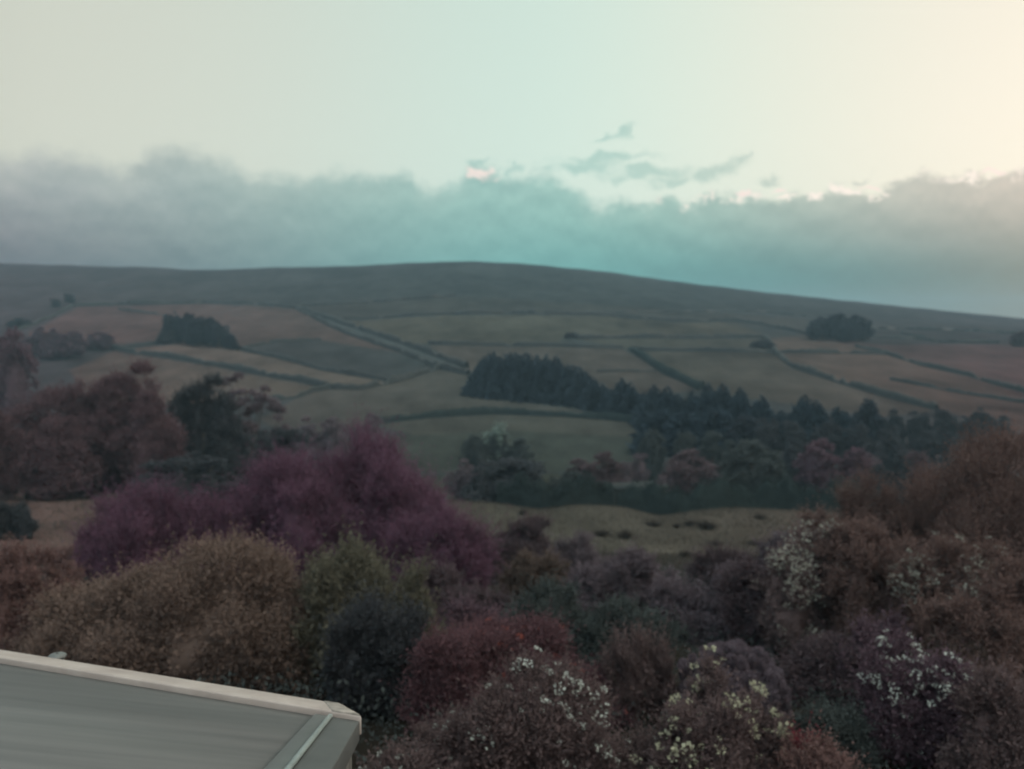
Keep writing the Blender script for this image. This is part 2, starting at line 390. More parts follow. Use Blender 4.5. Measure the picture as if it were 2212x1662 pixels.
# dark hedge just beyond the grassy brow
def brow_hedge(q0, q1, Y, h, label, seed):
    rng = np.random.default_rng(seed); qs = np.linspace(q0, q1, 160)
    Yv = Y+1.2*np.sin(qs*.02); X = (qs*K-512)/F*Yv; Z = ground(X, Yv)
    bx, by = X.mean(), Yv.mean(); bz = gz(bx, by); acc = Acc()
    hh = h*(1+.22*np.sin(qs*.045+1)+.12*np.sin(qs*.13))
    prof = [(-.6, -.3), (-.55, .5), (-.25, .86), (.25, .86), (.55, .5), (.6, -.3)]
    V = np.stack([np.stack([X-bx, Yv-by+a*1.3, Z-bz+b*hh], 1) for a, b in prof], 1).reshape(-1, 3); m = len(prof)
    Q = np.array([[i*m+j, (i+1)*m+j, (i+1)*m+j+1, i*m+j+1] for i in range(len(qs)-1) for j in range(m-1)])
    acc.add(V, Q, .15)
    k = 9000; i = rng.integers(0, len(qs), k)
    p = np.stack([X[i]-bx+rng.normal(0, .15, k), Yv[i]-by+rng.uniform(-.9, .9, k), Z[i]-bz+hh[i]*rng.uniform(.05, 1.05, k)], 1)
    leaves(acc, p, rdir(rng, k)+[0, 0, .5], rng.uniform(.15, .3, k), rng.uniform(.12, .2, k), rng, rng.uniform(0, .8, k))
    o = obj('hedgerow', acc.mesh('hedgerow'), M['hedge']); o.location = (bx, by, bz)
    tag(o, label, 'hedge')
brow_hedge(1075, 1325, 97.5, 3.2, 'dark low hedge behind the dipping brow of the meadow, left of the shed', 71)
brow_hedge(1335, 1900, 97.5, 3.5, 'long dark hedge just behind the meadow brow, right of the shed', 72)

# ---------------------------------------------------------------- trees and shrubs
CSV6, CSQ6 = cube_sphere(7)
def envelope(rng, rough):
    W = np.concatenate([rng.normal(0, 1.6, (5, 3)), rng.normal(0, 4.0, (7, 3))]); ph = rng.uniform(0, 6.28, 12)
    A = np.concatenate([rng.uniform(.5, 1, 5)*.10, rng.uniform(.5, 1, 7)*.055])*rough
    return lambda D: 1+(A*np.sin(D@W.T+ph)).sum(-1)
def lobes_of(rng, w, d, h, z0, n, inner=.62, lr=.42, rough=1.0):
    cz = z0+(h-z0)*(.40 if z0 < .03*h else .46)
    Ru, Rd = h-cz, max(cz-z0, .05); env = envelope(rng, rough)
    D = rdir(rng, n*3); D = D[D[:, 2] > (-.85 if z0 > .03*h else -.55)][:n]; D[:4] = unit(np.array([[.0, .12, 1], [.38, -.1, 1], [-.36, .15, 1], [.05, -.42, 1]]))
    def place(D, k):
        R = np.stack([np.full(len(D), w/2), np.full(len(D), d/2), np.where(D[:, 2] > 0, Ru, Rd)], 1)
        p = D*R*(env(D)*k)[:, None]
        # bushes keep their girth low down instead of tapering to a ball
        low = D[:, 2] < 0
        p[low, :2] *= (1/np.maximum(np.linalg.norm(D[low, :2], axis=1), .55))[:, None]**.6
        return p
    r = lr*min(w/2, max(Ru, .3*w))*np.clip(rng.lognormal(0, .28, n), .5, 1.8)
    c = place(D, np.clip(1-r/(w/2)*.9, .3, 1)*np.clip(rng.normal(.98, .07, n), .75, 1.1))
    core = place(CSV6, np.full(len(CSV6), .62))
    top = (c[:, 2]+r).max(); f = Ru/top; c[:, 2] *= np.where(c[:, 2] > 0, f, 1); core[:, 2] *= np.where(core[:, 2] > 0, f, 1)
    ex = (np.abs(c[:, 0])+r).max(); sx = (w/2)/ex; c[:, :2] *= sx; core[:, :2] *= sx
    cen = np.array([0, 0, cz])
    return c+cen, r, cen, core+cen
def clump_of(rng, w, d, h, z0, n, subs, inner, lr, rough):
    # several stems side by side, each with its own height and girth
    if subs <= 1:
        c, r, cen, core = lobes_of(rng, w, d, h, z0, n, inner, lr, rough)
        return c, r, np.tile(cen, (len(c), 1)), [(core, cen)]
    xs = np.linspace(-.5, .5, subs)*(1-(.40 if h < .8*w else .50))*w; xs = xs+rng.uniform(-.06, .06, subs)*w
    ys = rng.uniform(-.5, .5, subs)*d*.5; mid = np.argmin(np.abs(xs+rng.normal(0, .12*w)))
    cs, rs, ce, cores = [], [], [], []
    for i in range(subs):
        hi = h if i == mid else z0+(h-z0)*rng.uniform(.62, .97)*(1-.38*abs(2*xs[i]/w)**1.6)
        wi = min(max(w*rng.uniform(.36, .52)*(1.4 if i == mid else 1), hi*rng.uniform(.42, .62)), .74*w)
        if h > .6*w: hi = h-(h-hi)*.5
        c, r, cen, core = lobes_of(rng, wi, wi*.9, hi, z0*hi/h, max(14, int(n*1.5/subs)), inner, lr, rough)
        o = np.array([xs[i], ys[i], 0])
        cs.append(c+o); rs.append(r); ce.append(np.tile(cen+o, (len(c), 1))); cores.append((core+o, cen+o))
    return np.concatenate(cs), np.concatenate(rs), np.concatenate(ce), cores
def surf_points(rng, c, r, centre, n, low=-.45):
    out_p, out_d = [], []; got = 0
    pr = r**2/np.sum(r**2); tries = 0
    while got < n:
        tries += 1
        k = int((n-got)*2.2)+50
        i = rng.choice(len(r), k, p=pr); d = rdir(rng, k)
        rad = unit(c[i]-(centre[i] if np.ndim(centre) == 2 else centre)+1e-6); d = unit(d+.9*rad+[0, 0, .2])
        p = c[i]+d*r[i][:, None]
        ins = np.zeros(k, bool)
        for j in range(len(r)): ins |= (np.sum((p-c[j])**2, axis=1) < (r[j]*.80)**2)
        ok = (~ins) & (d[:, 2] > low) & (p[:, 2] > .02)
        if ok.sum() < k*.02: ok = p[:, 2] > 0
        out_p.append(p[ok]); out_d.append(d[ok]); got += ok.sum()
    return np.concatenate(out_p)[:n], np.concatenate(out_d)[:n]
def crown_mesh(seed, w, h, z0, n, leaf, nl=46, d=None, core=True, shoot=0.0, per=6, up=.35, aspect=.55, inner=.62, lr=.22, rough=1.0, fuzz=.25, subs=1):
    rng = np.random.default_rng(seed); acc = Acc()
    c, r, cen, cores = clump_of(rng, w, d or w*.85, h, z0, nl, subs, inner, lr, rough)
    if core:
        for core_v, core_c in cores:
            V = (core_v-core_c)*np.array([.93, .93, 1])+core_c; V[:, 2] = np.maximum(V[:, 2], 0); acc.add(V, CSQ6, .25)
            kk = n//(2*len(cores)); qf = rng.integers(0, len(CSQ6), kk); wt = rng.dirichlet(np.ones(4), kk)
            P0 = (V[CSQ6[qf]]*wt[:, :, None]).sum(1); D0 = unit(P0-core_c)
            leaves(acc, P0+D0*rng.uniform(0, .10, (kk, 1))*w/len(cores)**.5, rdir(rng, kk)+D0*.5, leaf*1.25*rng.uniform(.6, 1.3, kk), leaf*.75, rng, rng.uniform(.1, .7, kk))
    ct = rng.uniform(.15, .85, len(r))
    if shoot > 0:
        m = n//per; P, D = surf_points(rng, c, r, cen, m)
        D = unit(D*.8+rng.normal(0, .35, (m, 3))+[0, 0, up]); Ls = shoot*rng.uniform(.45, 1.25, m); stray = rng.uniform(0, 1, m) < .05; Ls[stray] *= 1.7
        P = P-D*(Ls*np.where(stray, .25, rng.uniform(.2, .9, m)))[:, None]
        tt = np.tile(np.linspace(.1, 1, per), m); i = np.repeat(np.arange(m), per)
        base = P[i]+D[i]*(Ls[i]*tt)[:, None]
        side = unit(np.cross(D[i], rdir(rng, m*per)))
        ax = D[i]*.7+side*rng.uniform(.5, 1.1, (m*per, 1))
        tint = np.clip(rng.normal(.45, .13, m)[i]+.12*(tt-.5)+rng.normal(0, .06, m*per), 0, 1)
        leaves(acc, base, ax, leaf*rng.uniform(.6, 1.2, m*per), leaf*aspect*rng.uniform(.7, 1.2, m*per), rng, tint)
        t0 = P; axl = D
        leaves(acc, t0, axl, Ls*1.05, np.full(m, leaf*.14), rng, np.full(m, .1))
    else:
        P, D = surf_points(rng, c, r, cen, n)
        nearest = np.argmin(np.stack([np.linalg.norm(P-ci, axis=1)/ri for ci, ri in zip(c, r)]), axis=0)
        P = P+D*(rng.normal(0, fuzz, n)*r[nearest])[:, None]
        tint = np.clip(ct[nearest]*.5+rng.normal(.25, .18, n), 0, 1)
        leaves(acc, P, rdir(rng, n)+D*.7+[0, 0, up], leaf*rng.uniform(.6, 1.3, n), leaf*aspect*rng.uniform(.7, 1.3, n), rng, tint)
    me = acc.mesh('crown')
    return me, c, r
def trunk_mesh(seed, h, z0, rad, c, limbs=6):
    rng = np.random.default_rng(seed+5); acc = Acc()
    t = np.linspace(0, 1, 7); top = z0+(h-z0)*.6
    pts = np.stack([np.cumsum(rng.normal(0, .03*rad*3, 7)), np.cumsum(rng.normal(0, .03*rad*3, 7)), t*top-.25], 1)
    tube(acc, pts, rad*(1-.7*t)+.01)
    for ci in c[rng.permutation(len(c))[:limbs]]:
        k = rng.integers(2, 5); a = pts[k]; mid = (a+ci)/2+[0, 0, -.08*h]
        s = np.linspace(0, 1, 5)[:, None]; P = (1-s)**2*a+2*s*(1-s)*mid+s**2*ci
        tube(acc, P, rad*.42*(1-.75*s[:, 0])+.008, 5)
    return acc.mesh('trunk', True)
def flower_heads(seed, c, r, cen, n, size, petals, low=-.2, flat=.5, band=None, face=True):
    rng = np.random.default_rng(seed+77); acc = Acc()
    P, D = surf_points(rng, c, r, cen, n*4, low)
    if face: P, D = P[D[:, 1] < .35], D[D[:, 1] < .35]
    # flowers come in loose drifts
    g = np.sin(P[:, 0]*2.3+seed)+np.sin(P[:, 2]*3.1+seed*1.7)+np.sin(P[:, 1]*2.7+P[:, 0]*1.9)
    o = np.argsort(-(g+rng.normal(0, 2.0, len(g))))[:n]; P, D = P[o]+D[o]*size*.7, D[o]; P[:, 2] += rng.uniform(0, 1, len(P))**2*size*3.2
    if band is not None: pass
    n = len(P); i = np.repeat(np.arange(n), petals)
    s = size*np.clip(rng.lognormal(0, .35, n), .5, 1.9)
    nr = unit(D*flat+[0, -.15, .8]); a = unit(np.cross(nr, [.3, .8, .5])); b = np.cross(nr, a)
    th = rng.uniform(0, 2*PI, n*petals); rr = np.sqrt(rng.uniform(0, 1, n*petals))
    off = (a[i]*np.cos(th)[:, None]+b[i]*np.sin(th)[:, None])
    base = P[i]+off*(s[i]*rr)[:, None]*.5+nr[i]*rng.normal(0, .12, (n*petals, 1))*s[i][:, None]
    leaves(acc, base, off+nr[i]*.35, s[i]*.38, s[i]*.34, rng, rng.uniform(0, 1, n*petals))
    return acc.mesh('blossom')
def spruce_mesh(seed, h, w, z0=.04, tiers=26, per=26, leaf=.5, power=.85, droop=.35):
    rng = np.random.default_rng(seed); acc = Acc()
    V = CSV*np.array([w*.26, w*.26, h*.40])+[0, 0, h*.46]; V[:, :2] *= np.clip(1.25-V[:, 2:3]/h, .15, 1); acc.add(V, CSQ, .2)
    t = (np.arange(tiers)+.5)/tiers
    for k in range(tiers):
        z = h*(z0+(1-z0)*t[k]); R = w/2*(1-t[k])**power*rng.uniform(.8, 1.12)+.03*w
        m = max(5, int(per*(1-t[k])**.6)); th = rng.uniform(0, 2*PI, m)
        for f in (.45, .75, 1.0):
            L = R*.55
            o = np.stack([np.cos(th), np.sin(th), np.zeros(m)], 1)
            rr = R*f*rng.uniform(.75, 1.12, m)
            base = o*(rr-L*.5)[:, None]+np.stack([0*th, 0*th, z-droop*rr*.5+rng.normal(0, h*.012, m)], 1)
            leaves(acc, base, o+[0, 0, -droop+.15]+rng.normal(0, .25, (m, 3)), L*rng.uniform(.7, 1.3, m), L*.6*rng.uniform(.6, 1.2, m), rng, rng.uniform(0, 1, m))
    m = 14; th = rng.uniform(0, 2*PI, m)
    leaves(acc, np.stack([.02*w*np.cos(th), .02*w*np.sin(th), h*rng.uniform(.88, .94, m)], 1), np.stack([.2*np.cos(th), .2*np.sin(th), np.ones(m)], 1), h*.06, h*.03, rng, .5)
    return acc.mesh('crown')
def tree(name, cat, label, x, y, me_crown, me_trunk, mat, group=None, rz=0.0, scale=(1, 1, 1), crown='crown', trunk='trunk', z=None):
    r = empty(name, (x, y, gz(x, y) if z is None else z), rz, scale); tag(r, label, cat, group)
    obj(crown, me_crown, mat, r)
    if me_trunk is not None: obj(trunk, me_trunk, M['bark'], r)
    return r
def dims(Qx, Y, Qtop, Qw):
    x = qx(Qx, Y); g = gz(x, Y); ztop = H-(Qtop*K-HR)/F*Y
    return x, g, max(ztop-g, .6), Qw*K/F*Y

# --- far trees: a few meshes of each kind, copied
PROTO = {}
def proto(kind, mat, v):
    key = (kind, mat, v)
    if key not in PROTO:
        s = hash_seed(kind, mat, v)
        if kind == 'broad':
            cm, c, r = crown_mesh(s, 1.0, 1.0, .08, 4600, .045, nl=40, up=.2, aspect=.7, lr=.26, rough=1.4, subs=4)
            PROTO[key] = (cm, trunk_mesh(s, 1.0, .12, .022, c))
        elif kind == 'bushy':
            cm, c, r = crown_mesh(s, 1.0, 1.0, .0, 4600, .045, nl=46, up=.2, aspect=.7, lr=.24, rough=1.2, subs=4)
            PROTO[key] = (cm, trunk_mesh(s, 1.0, .05, .02, c))
        elif kind == 'tall':
            cm, c, r = crown_mesh(s, 1.0, 1.0, .0, 4600, .045, nl=44, up=.3, aspect=.7, lr=.25, rough=1.6, subs=3)
            PROTO[key] = (cm, trunk_mesh(s, 1.0, .1, .02, c))
        elif kind == 'spruce':
            cm = spruce_mesh(s, 1.0, 1.45, per=30, tiers=26, z0=.0, power=.78, droop=.15)
            acc = Acc(); tube(acc, [(0, 0, -.03), (0, 0, .4), (0, 0, .92)], [.03, .02, .004], 6)
            PROTO[key] = (cm, acc.mesh('trunk', True))
        elif kind == 'column':
            cm = spruce_mesh(s, 1.0, 1.2, per=30, tiers=26, z0=.0, power=.45, droop=.06)
            acc = Acc(); tube(acc, [(0, 0, -.03), (0, 0, .4), (0, 0, .9)], [.03, .02, .004], 6)
            PROTO[key] = (cm, acc.mesh('trunk', True))
    return PROTO[key]
def hash_seed(*a):
    s = 7
    for ch in ''.join(str(q) for q in a): s = (s*31+ord(ch)) % 100003
    return s
NV = 0
def far_tree(name, cat, label, Qx, Y, Qtop, Qw, kind, mat, group=None, Qbase=None):
    global NV; NV += 1
    if Qbase is not None:
        x, Y, g = hit(Qx, Qbase)
        x, g, h, w = dims(Qx, Y, Qtop, Qw)
    else: x, g, h, w = dims(Qx, Y, Qtop, Qw)
    if kind in ('bushy', 'broad'): w *= 1.2
    cm, tm = proto(kind, mat, NV % 4)
    t_ = tree(name, cat, label, x, Y, cm, tm, M[mat], group, rz=(NV*2.399) % 6.28, scale=(w*(.92+.16*((NV*.618) % 1)), w, h))
    t_.rotation_euler = (.05*math.sin(NV*1.7), .05*math.cos(NV*2.3), (NV*2.399) % 6.28)
    return t_
ORD = ['first', 'second', 'third', 'fourth', 'fifth', 'sixth', 'seventh', 'eighth', 'ninth', 'tenth', 'eleventh', 'twelfth', 'thirteenth', 'fourteenth', 'fifteenth', 'sixteenth', 'seventeenth', 'eighteenth', 'nineteenth', 'twentieth']
def belt(items, name, cat, what, where, kind, mat, group):
    items = sorted(items, key=lambda t: t[0])
    for i, it in enumerate(items):
        Qx, Y, top, w = it[:4]; b = it[4] if len(it) > 4 else None
        k = it[5] if len(it) > 5 else kind; m = it[6] if len(it) > 6 else mat
        far_tree(name, cat, f'{what}, {ORD[i]} from the left {where}', Qx, Y, top, w, k, m, group, b)
# spruce belt in the middle of the hillside
belt([(1034, 0, 776, 40, 853), (1056, 0, 761, 46, 855), (1080, 0, 768, 40, 858), (1098, 0, 758, 46, 858), (1122, 0, 763, 44, 862), (1148, 0, 762, 46, 864), (1174, 0, 768, 44, 866), (1196, 0, 766, 46, 868), (1226, 0, 785, 46, 872), (1250, 0, 790, 44, 876), (1282, 0, 815, 44, 883)],
     'spruce_tree', 'tree', 'dark spruce', 'in the hillside belt above the curved hedge', 'spruce', 'spruce', 'spruces in the hillside belt')
belt([(1318, 0, 838, 44, 892), (1343, 0, 815, 52, 897), (1366, 0, 824, 46, 902), (1392, 0, 845, 44, 905)],
     'spruce_tree', 'tree', 'lower dark spruce', 'of those linking the belt to the big wood', 'spruce', 'spruce', 'spruces linking the belt to the wood')
belt([(1044, 0, 768, 44, 848), (1068, 0, 757, 46, 850), (1090, 0, 762, 46, 852), (1110, 0, 758, 44, 853), (1136, 0, 759, 48, 856), (1162, 0, 764, 48, 858), (1186, 0, 763, 44, 860), (1212, 0, 776, 46, 864), (1238, 0, 786, 46, 868), (1266, 0, 800, 46, 874), (1302, 0, 826, 46, 884)],
     'spruce_tree', 'tree', 'half-hidden dark spruce', 'in the back row of the hillside belt', 'spruce', 'spruce', 'spruces in the back row of the hillside belt')
# back rank of the wood on the right
belt([(1412, 205, 829, 56), (1440, 205, 832, 56), (1468, 202, 848, 52), (1500, 202, 842, 52), (1534, 198, 825, 58), (1566, 198, 826, 60), (1600, 196, 834, 60), (1648, 194, 851, 62), (1690, 192, 885, 56), (1733, 190, 850, 62), (1764, 190, 861, 58), (1815, 190, 877, 64)],
     'spruce_tree', 'tree', 'tall dark conifer', 'along the top edge of the right wood', 'spruce', 'spruce', 'tall conifers at the back of the right wood')
belt([(1876, 186, 861, 62, None, 'column', 'pine'), (1932, 182, 886, 70), (1992, 180, 890, 74), (2050, 176, 886, 84), (2110, 172, 882, 90), (2162, 168, 898, 80)],
     'wood_tree', 'tree', 'dark rounded tree', 'at the right end of the wood skyline', 'tall', 'wood', 'rounded trees at the right end of the wood')
belt([(1425, 176, 885, 86, None, 'column', 'spruce'), (1480, 172, 890, 84, None, 'column', 'spruce'), (1545, 170, 880, 90, None, 'column', 'spruce'), (1605, 168, 895, 84, None, 'column', 'pine'), (1665, 165, 905, 88), (1725, 163, 912, 90), (1785, 160, 905, 92), (1850, 158, 915, 92), (1915, 156, 925, 94), (1985, 154, 930, 96), (2060, 150, 935, 100), (2135, 146, 940, 100)],
     'wood_tree', 'tree', 'dark tree', 'in the middle rank of the right wood', 'tall', 'wood', 'middle rank of the right wood')
belt([(1412, 148, 930, 80, None, 'tall', 'dark'), (1470, 146, 935, 96, None, 'tall', 'dark'), (1550, 142, 940, 100, None, 'tall', 'dark'), (1625, 138, 955, 96, None, 'tall', 'bottle'), (1720, 134, 960, 90), (1860, 130, 955, 110), (1940, 128, 965, 96), (2080, 124, 965, 110)],
     'wood_tree', 'tree', 'shadowy broad tree', 'in the front rank of the right wood', 'tall', 'wood', 'front rank of the right wood')
# single trees below the wood, behind the meadow brow
for a in [
 ('shrub', 'bush', 'grey-brown rounded bush behind the meadow brow, left of the wide dark thicket', 1005, 124, 998, 110, 'bushy', 'greybrown'),
 ('shrub', 'bush', 'wide dark thicket behind the meadow brow below the white-flowering tree', 1105, 118, 990, 200, 'bushy', 'wood'),
 ('shrub', 'bush', 'low green bush between the dark thicket and the purplish round bush', 1222, 112, 1020, 100, 'bushy', 'dark'),
 ('shrub', 'bush', 'dark purplish round bush left of the green shed', 1290, 116, 980, 140, 'bushy', 'mauve'),
 ('broadleaf_tree', 'tree', 'grey-mauve domed tree just right of the green shed', 1485, 110, 985, 180, 'bushy', 'mauve'),
 ('shrub', 'bush', 'small pale-topped bush in front of the grey-mauve domed tree', 1432, 106, 1028, 80, 'bushy', 'greybrown'),
 ('broadleaf_tree', 'tree', 'dull green tree between the domed mauve tree and the red-brown tree', 1640, 108, 965, 150, 'bushy', 'dark'),
 ('shrub', 'bush', 'dark low bush right of the domed mauve tree', 1572, 106, 1020, 90, 'bushy', 'bottle'),
 ('broadleaf_tree', 'tree', 'round red-brown tree standing in front of the dark wood', 1782, 103, 955, 165, 'bushy', 'maroon'),
 ('broadleaf_tree', 'tree', 'grey-green tree right behind the round red-brown tree', 1882, 108, 985, 110, 'bushy', 'greybrown'),
 ('shrub', 'bush', 'small mauve bush at the edge of the amber tree on the right', 2004, 100, 980, 90, 'bushy', 'mauve'),
 ('shrub', 'bush', 'dark bush under the trees left of the round red-brown tree', 1700, 104, 1030, 80, 'bushy', 'wood'),
 ('shrub', 'bush', 'dark bush between the red-brown tree and the amber tree', 1935, 100, 1010, 90, 'bushy', 'wood'),
 ('shrub', 'bush', 'green bush beside the white-flowering tree, on its right', 1130, 158, 948, 60, 'bushy', 'dark'),
 ('shrub', 'bush', 'green bush beside the white-flowering tree, on its left', 1032, 158, 945, 60, 'bushy', 'dark'),
 ('shrub', 'bush', 'small scrub bush in the field left of the wood foot', 1360, 132, 985, 70, 'bushy', 'greybrown'),
 # left-hand trees
 ('broadleaf_tree', 'tree', 'tall maroon-brown tree at the left picture edge above the big russet tree', 15, 190, 722, 120, 'broad', 'maroon'),
 ('broadleaf_tree', 'tree', 'low dark tree at the foot of the loose open tree', 590, 108, 925, 150, 'bushy', 'wood'),
 ('shrub', 'bush', 'dark bush in the gap under the two big russet trees', 150, 88, 985, 150, 'bushy', 'russetdark'),
 ('shrub', 'bush', 'dark bush under the green-black tree, behind the plum shrubs', 400, 88, 985, 180, 'bushy', 'wood'),
 ('shrub', 'bush', 'scrubby grey-green tree behind the plum tree, left of three', 652, 150, 905, 120, 'bushy', 'greybrown'),
 ('shrub', 'bush', 'scrubby grey-green tree behind the plum tree, middle of three', 722, 150, 902, 110, 'bushy', 'greybrown'),
 ('shrub', 'bush', 'scrubby grey-green tree behind the plum tree, right of three', 788, 152, 900, 100, 'bushy', 'greybrown'),
]: far_tree(*a)
# loose open tree left of centre: sparse crown, fields show through
x, g, h, w = dims(528, 108, 812, 140)
cm, c, r = crown_mesh(4411, w, h, h*.06, 7000, .42, nl=46, core=False, up=.2, aspect=.6, lr=.20, rough=1.6, subs=3)
tree('broadleaf_tree', 'tree', 'loose grey-brown tree with field showing through its open crown', x, 108, cm, trunk_mesh(4411, h, h*.18, .3, c, 14), M['greybrown'])
# white-flowering tree in the low field
x, g, h, w = dims(1076, 160, 934, 66)
cm, c, r = crown_mesh(4500, w, h, 0, 3000, .38)
t = tree('blossom_tree', 'tree', 'small pale-blossomed tree alone in the dark low field', x, 160, cm, trunk_mesh(4500, h, h*.1, .2, c), M['dark'])
obj('blossom', flower_heads(4500, c, r, np.array([0, 0, h/2]), 150, .55, 8), M['palegreen'], t)
# bushes and copses on the hill (read by the foot of each)
belt([(92, 0, 706, 60, 768), (142, 0, 716, 84, 775), (62, 0, 728, 60, 770), (112, 0, 735, 60, 778)], 'broadleaf_tree', 'tree', 'mauve-brown round tree', 'in the field-side clump at far left', 'bushy', 'maroon', 'round trees in the far-left clump')
far_tree('broadleaf_tree', 'tree', 'small round mauve tree standing apart, left end of the pale strip field', 220, 0, 718, 56, 'bushy', 'maroon', None, 757)
far_tree('shrub', 'bush', 'tiny dark shrub on the knoll skyline at left', 152, 0, 634, 22, 'bushy', 'wood', None, 655)
far_tree('shrub', 'bush', 'tiny dark shrub lower on the knoll skyline at left', 122, 0, 646, 26, 'bushy', 'wood', None, 664)
far_tree('shrub', 'bush', 'low dark bush on the far-left slope below the knoll', 40, 0, 688, 50, 'bushy', 'wood', None, 705)
far_tree('copse_tree', 'tree', 'tall dark tree standing apart at the left end of the left copse', 369, 0, 675, 46, 'bushy', 'pine', None, 738)
far_tree('shrub', 'bush', 'low shadowy shrub at the left foot of the left copse', 356, 0, 714, 34, 'bushy', 'wood', None, 744)
belt([(405, 0, 679, 49, 742), (430, 0, 680, 52, 746), (452, 0, 687, 52, 748), (474, 0, 698, 46, 751), (418, 0, 700, 52, 748), (498, 0, 723, 44, 755)],
     'copse_tree', 'tree', 'dark copse tree', 'in the main mass of the left copse', 'bushy', 'pine', 'trees of the left hillside copse')
belt([(1764, 0, 685, 59, 730), (1788, 0, 680, 57, 732), (1810, 0, 678, 59, 733), (1834, 0, 681, 57, 734), (1858, 0, 684, 54, 733), (1776, 0, 694, 57, 735), (1822, 0, 694, 59, 738), (1850, 0, 696, 57, 737)],
     'copse_tree', 'tree', 'dark rounded tree', 'in the round copse high on the right slope', 'bushy', 'pine', 'trees of the right hilltop copse')
far_tree('shrub', 'bush', 'dark bush at the right picture edge on the hillside', 2205, 0, 715, 40, 'bushy', 'mauve', None, 750)
far_tree('shrub', 'bush', 'small dark scrub bush at the end of the corner wall', 1232, 0, 718, 34, 'bushy', 'wood', None, 731)
far_tree('shrub', 'bush', 'dark scrub patch inside the wall corner on the right', 1644, 0, 735, 50, 'bushy', 'wood', None, 752)

# --- near shrubs and trees
def near(name, cat, label, Qx, Y, Qtop, Qw, mat, n, leaf, shoot=0.0, z0=.0, nl=18, seed=None, flowers=None, core=True, d=None, fname='blossom', **k):
    nl = k.pop('nn', int(44+n/900)); k.pop('inner', 0); k['lr'] = k.pop('lobe', .23); k.setdefault('rough', 1.7); Qw = Qw*(1.0 if k['rough'] < 1 else 1.10)
    k.setdefault('aspect', .42); k.setdefault('subs', 1 if k['rough'] < 1 else (6 if Qw > 230 else 4)); n = int(n*1.45); leaf *= .88; shoot *= 1.25
    x, g, h, w = dims(Qx, Y, Qtop, Qw); s = seed or hash_seed(label)
    cm, c, r = crown_mesh(s, w, h, z0*h, n, leaf, nl=nl, shoot=shoot, core=core, d=d, **k)
    big = h > 3.5
    t = tree(name, cat, label, x, Y, cm, trunk_mesh(s, h, z0*h, .035*h if big else .03, c), M[mat], crown='crown' if name.endswith('tree') else 'foliage', trunk='trunk' if name.endswith('tree') else 'stem')
    for (fm, fn, fs, pet, low) in flowers or []:
        obj(fname, flower_heads(s+len(fm), c, r, np.array([0, 0, h/2]), fn, fs, pet, low), M[fm], t)['kind'] = 'stuff'
    return t, c, r, h
near('broadleaf_tree', 'tree', 'huge russet tree filling the left edge beyond the rough grass', 60, 92, 850, 350, 'russetdark', 30000, .36, 1.0, rough=1.1, subs=4)
near('broadleaf_tree', 'tree', 'tall broad russet tree with domed top, left of the dark loose tree', 262, 97, 795, 320, 'russetdark', 30000, .36, 1.0, rough=1.1, subs=4)
near('broadleaf_tree', 'tree', 'dark green-black tree between the domed russet tree and the loose tree', 440, 104, 815, 230, 'wood', 20000, .36, 1.0, rough=1.0, subs=3)
near('shrub', 'shrub', 'big rounded olive-brown shrub behind the grey roof', 415, 21, 1160, 640, 'olive', 70000, .105, .42, nl=26, inner=.72, d=6.0)
near('plum_tree', 'tree', 'large dark plum-purple tree left of centre', 690, 42, 948, 400, 'plum', 37500, .19, 1.15, up=.9, rough=2.3, aspect=.3, nl=22, inner=.7)
near('plum_tree', 'tree', 'plum-purple spreading tree leaning right from the large plum tree', 880, 40, 1018, 235, 'plum', 21250, .19, 1.15, up=.9, rough=2.3, aspect=.3, nl=16, inner=.7)
near('plum_tree', 'tree', 'lower plum-red tree left of the large plum tree', 345, 39, 1058, 310, 'plum', 25000, .19, 1.15, up=.9, rough=2.3, aspect=.3, nl=18, inner=.7)
near('shrub', 'shrub', 'drooping plum-mauve shrub under the right-hand plum tree', 950, 33, 1120, 200, 'plum', 15000, .15, .9, up=.5, rough=2.2, aspect=.3, nl=14)
near('shrub', 'shrub', 'russet shrub at the left edge above the roof', 30, 21.5, 1200, 240, 'russet', 16000, .12, .35, nl=16)
near('shrub', 'shrub', 'smaller russet shrub between the left-edge shrub and the olive shrub', 145, 25, 1236, 150, 'russet', 9000, .12, .35, nl=12)
near('shrub', 'shrub', 'dark little bush in the rough grass at the left edge', 22, 62, 1090, 96, 'wood', 3500, .22, .4, nl=10)
near('shrub', 'shrub', 'low russet shrub in the rough grass below the russet trees', 175, 45, 1185, 120, 'russet', 4500, .18, .4, nl=10)
near('shrub', 'shrub', 'grey-mauve shrub on the meadow slope right of the plum trees', 1115, 44, 1118, 210, 'mauve', 11000, .18, .5, nl=16)
near('shrub', 'shrub', 'small mustard-topped shrub below the grey-mauve shrub', 1165, 33, 1205, 150, 'mustard', 8000, .14, .35, nl=10)
near('shrub', 'shrub', 'mauve-brown shrub below the drooping plum shrub', 1010, 28, 1245, 190, 'mauve', 11000, .14, .45, nl=14)
near('shrub', 'shrub', 'thin grey scrub bush overlapping the left end of the meadow', 1225, 42, 1172, 110, 'greybrown', 6000, .17, .5, rough=2)
near('shrub', 'shrub', 'thin grey-amber scrub overlapping the right end of the meadow', 1690, 36, 1150, 130, 'greybrown', 6000, .16, .5, rough=2)
near('shrub', 'shrub', 'red-brown bank shrub filling between the two blossoming hawthorns', 1900, 22, 1140, 240, 'amber', 18000, .12, .4)
near('shrub', 'shrub', 'dark red-brown shrub low on the bank between hawthorn and speckled shrub', 2090, 17.5, 1300, 240, 'amber', 16000, .10, .35)
near('shrub', 'shrub', 'bottle-green shrub in the centre of the garden', 1185, 24, 1285, 220, 'bottle', 14000, .12, .35, nl=14)
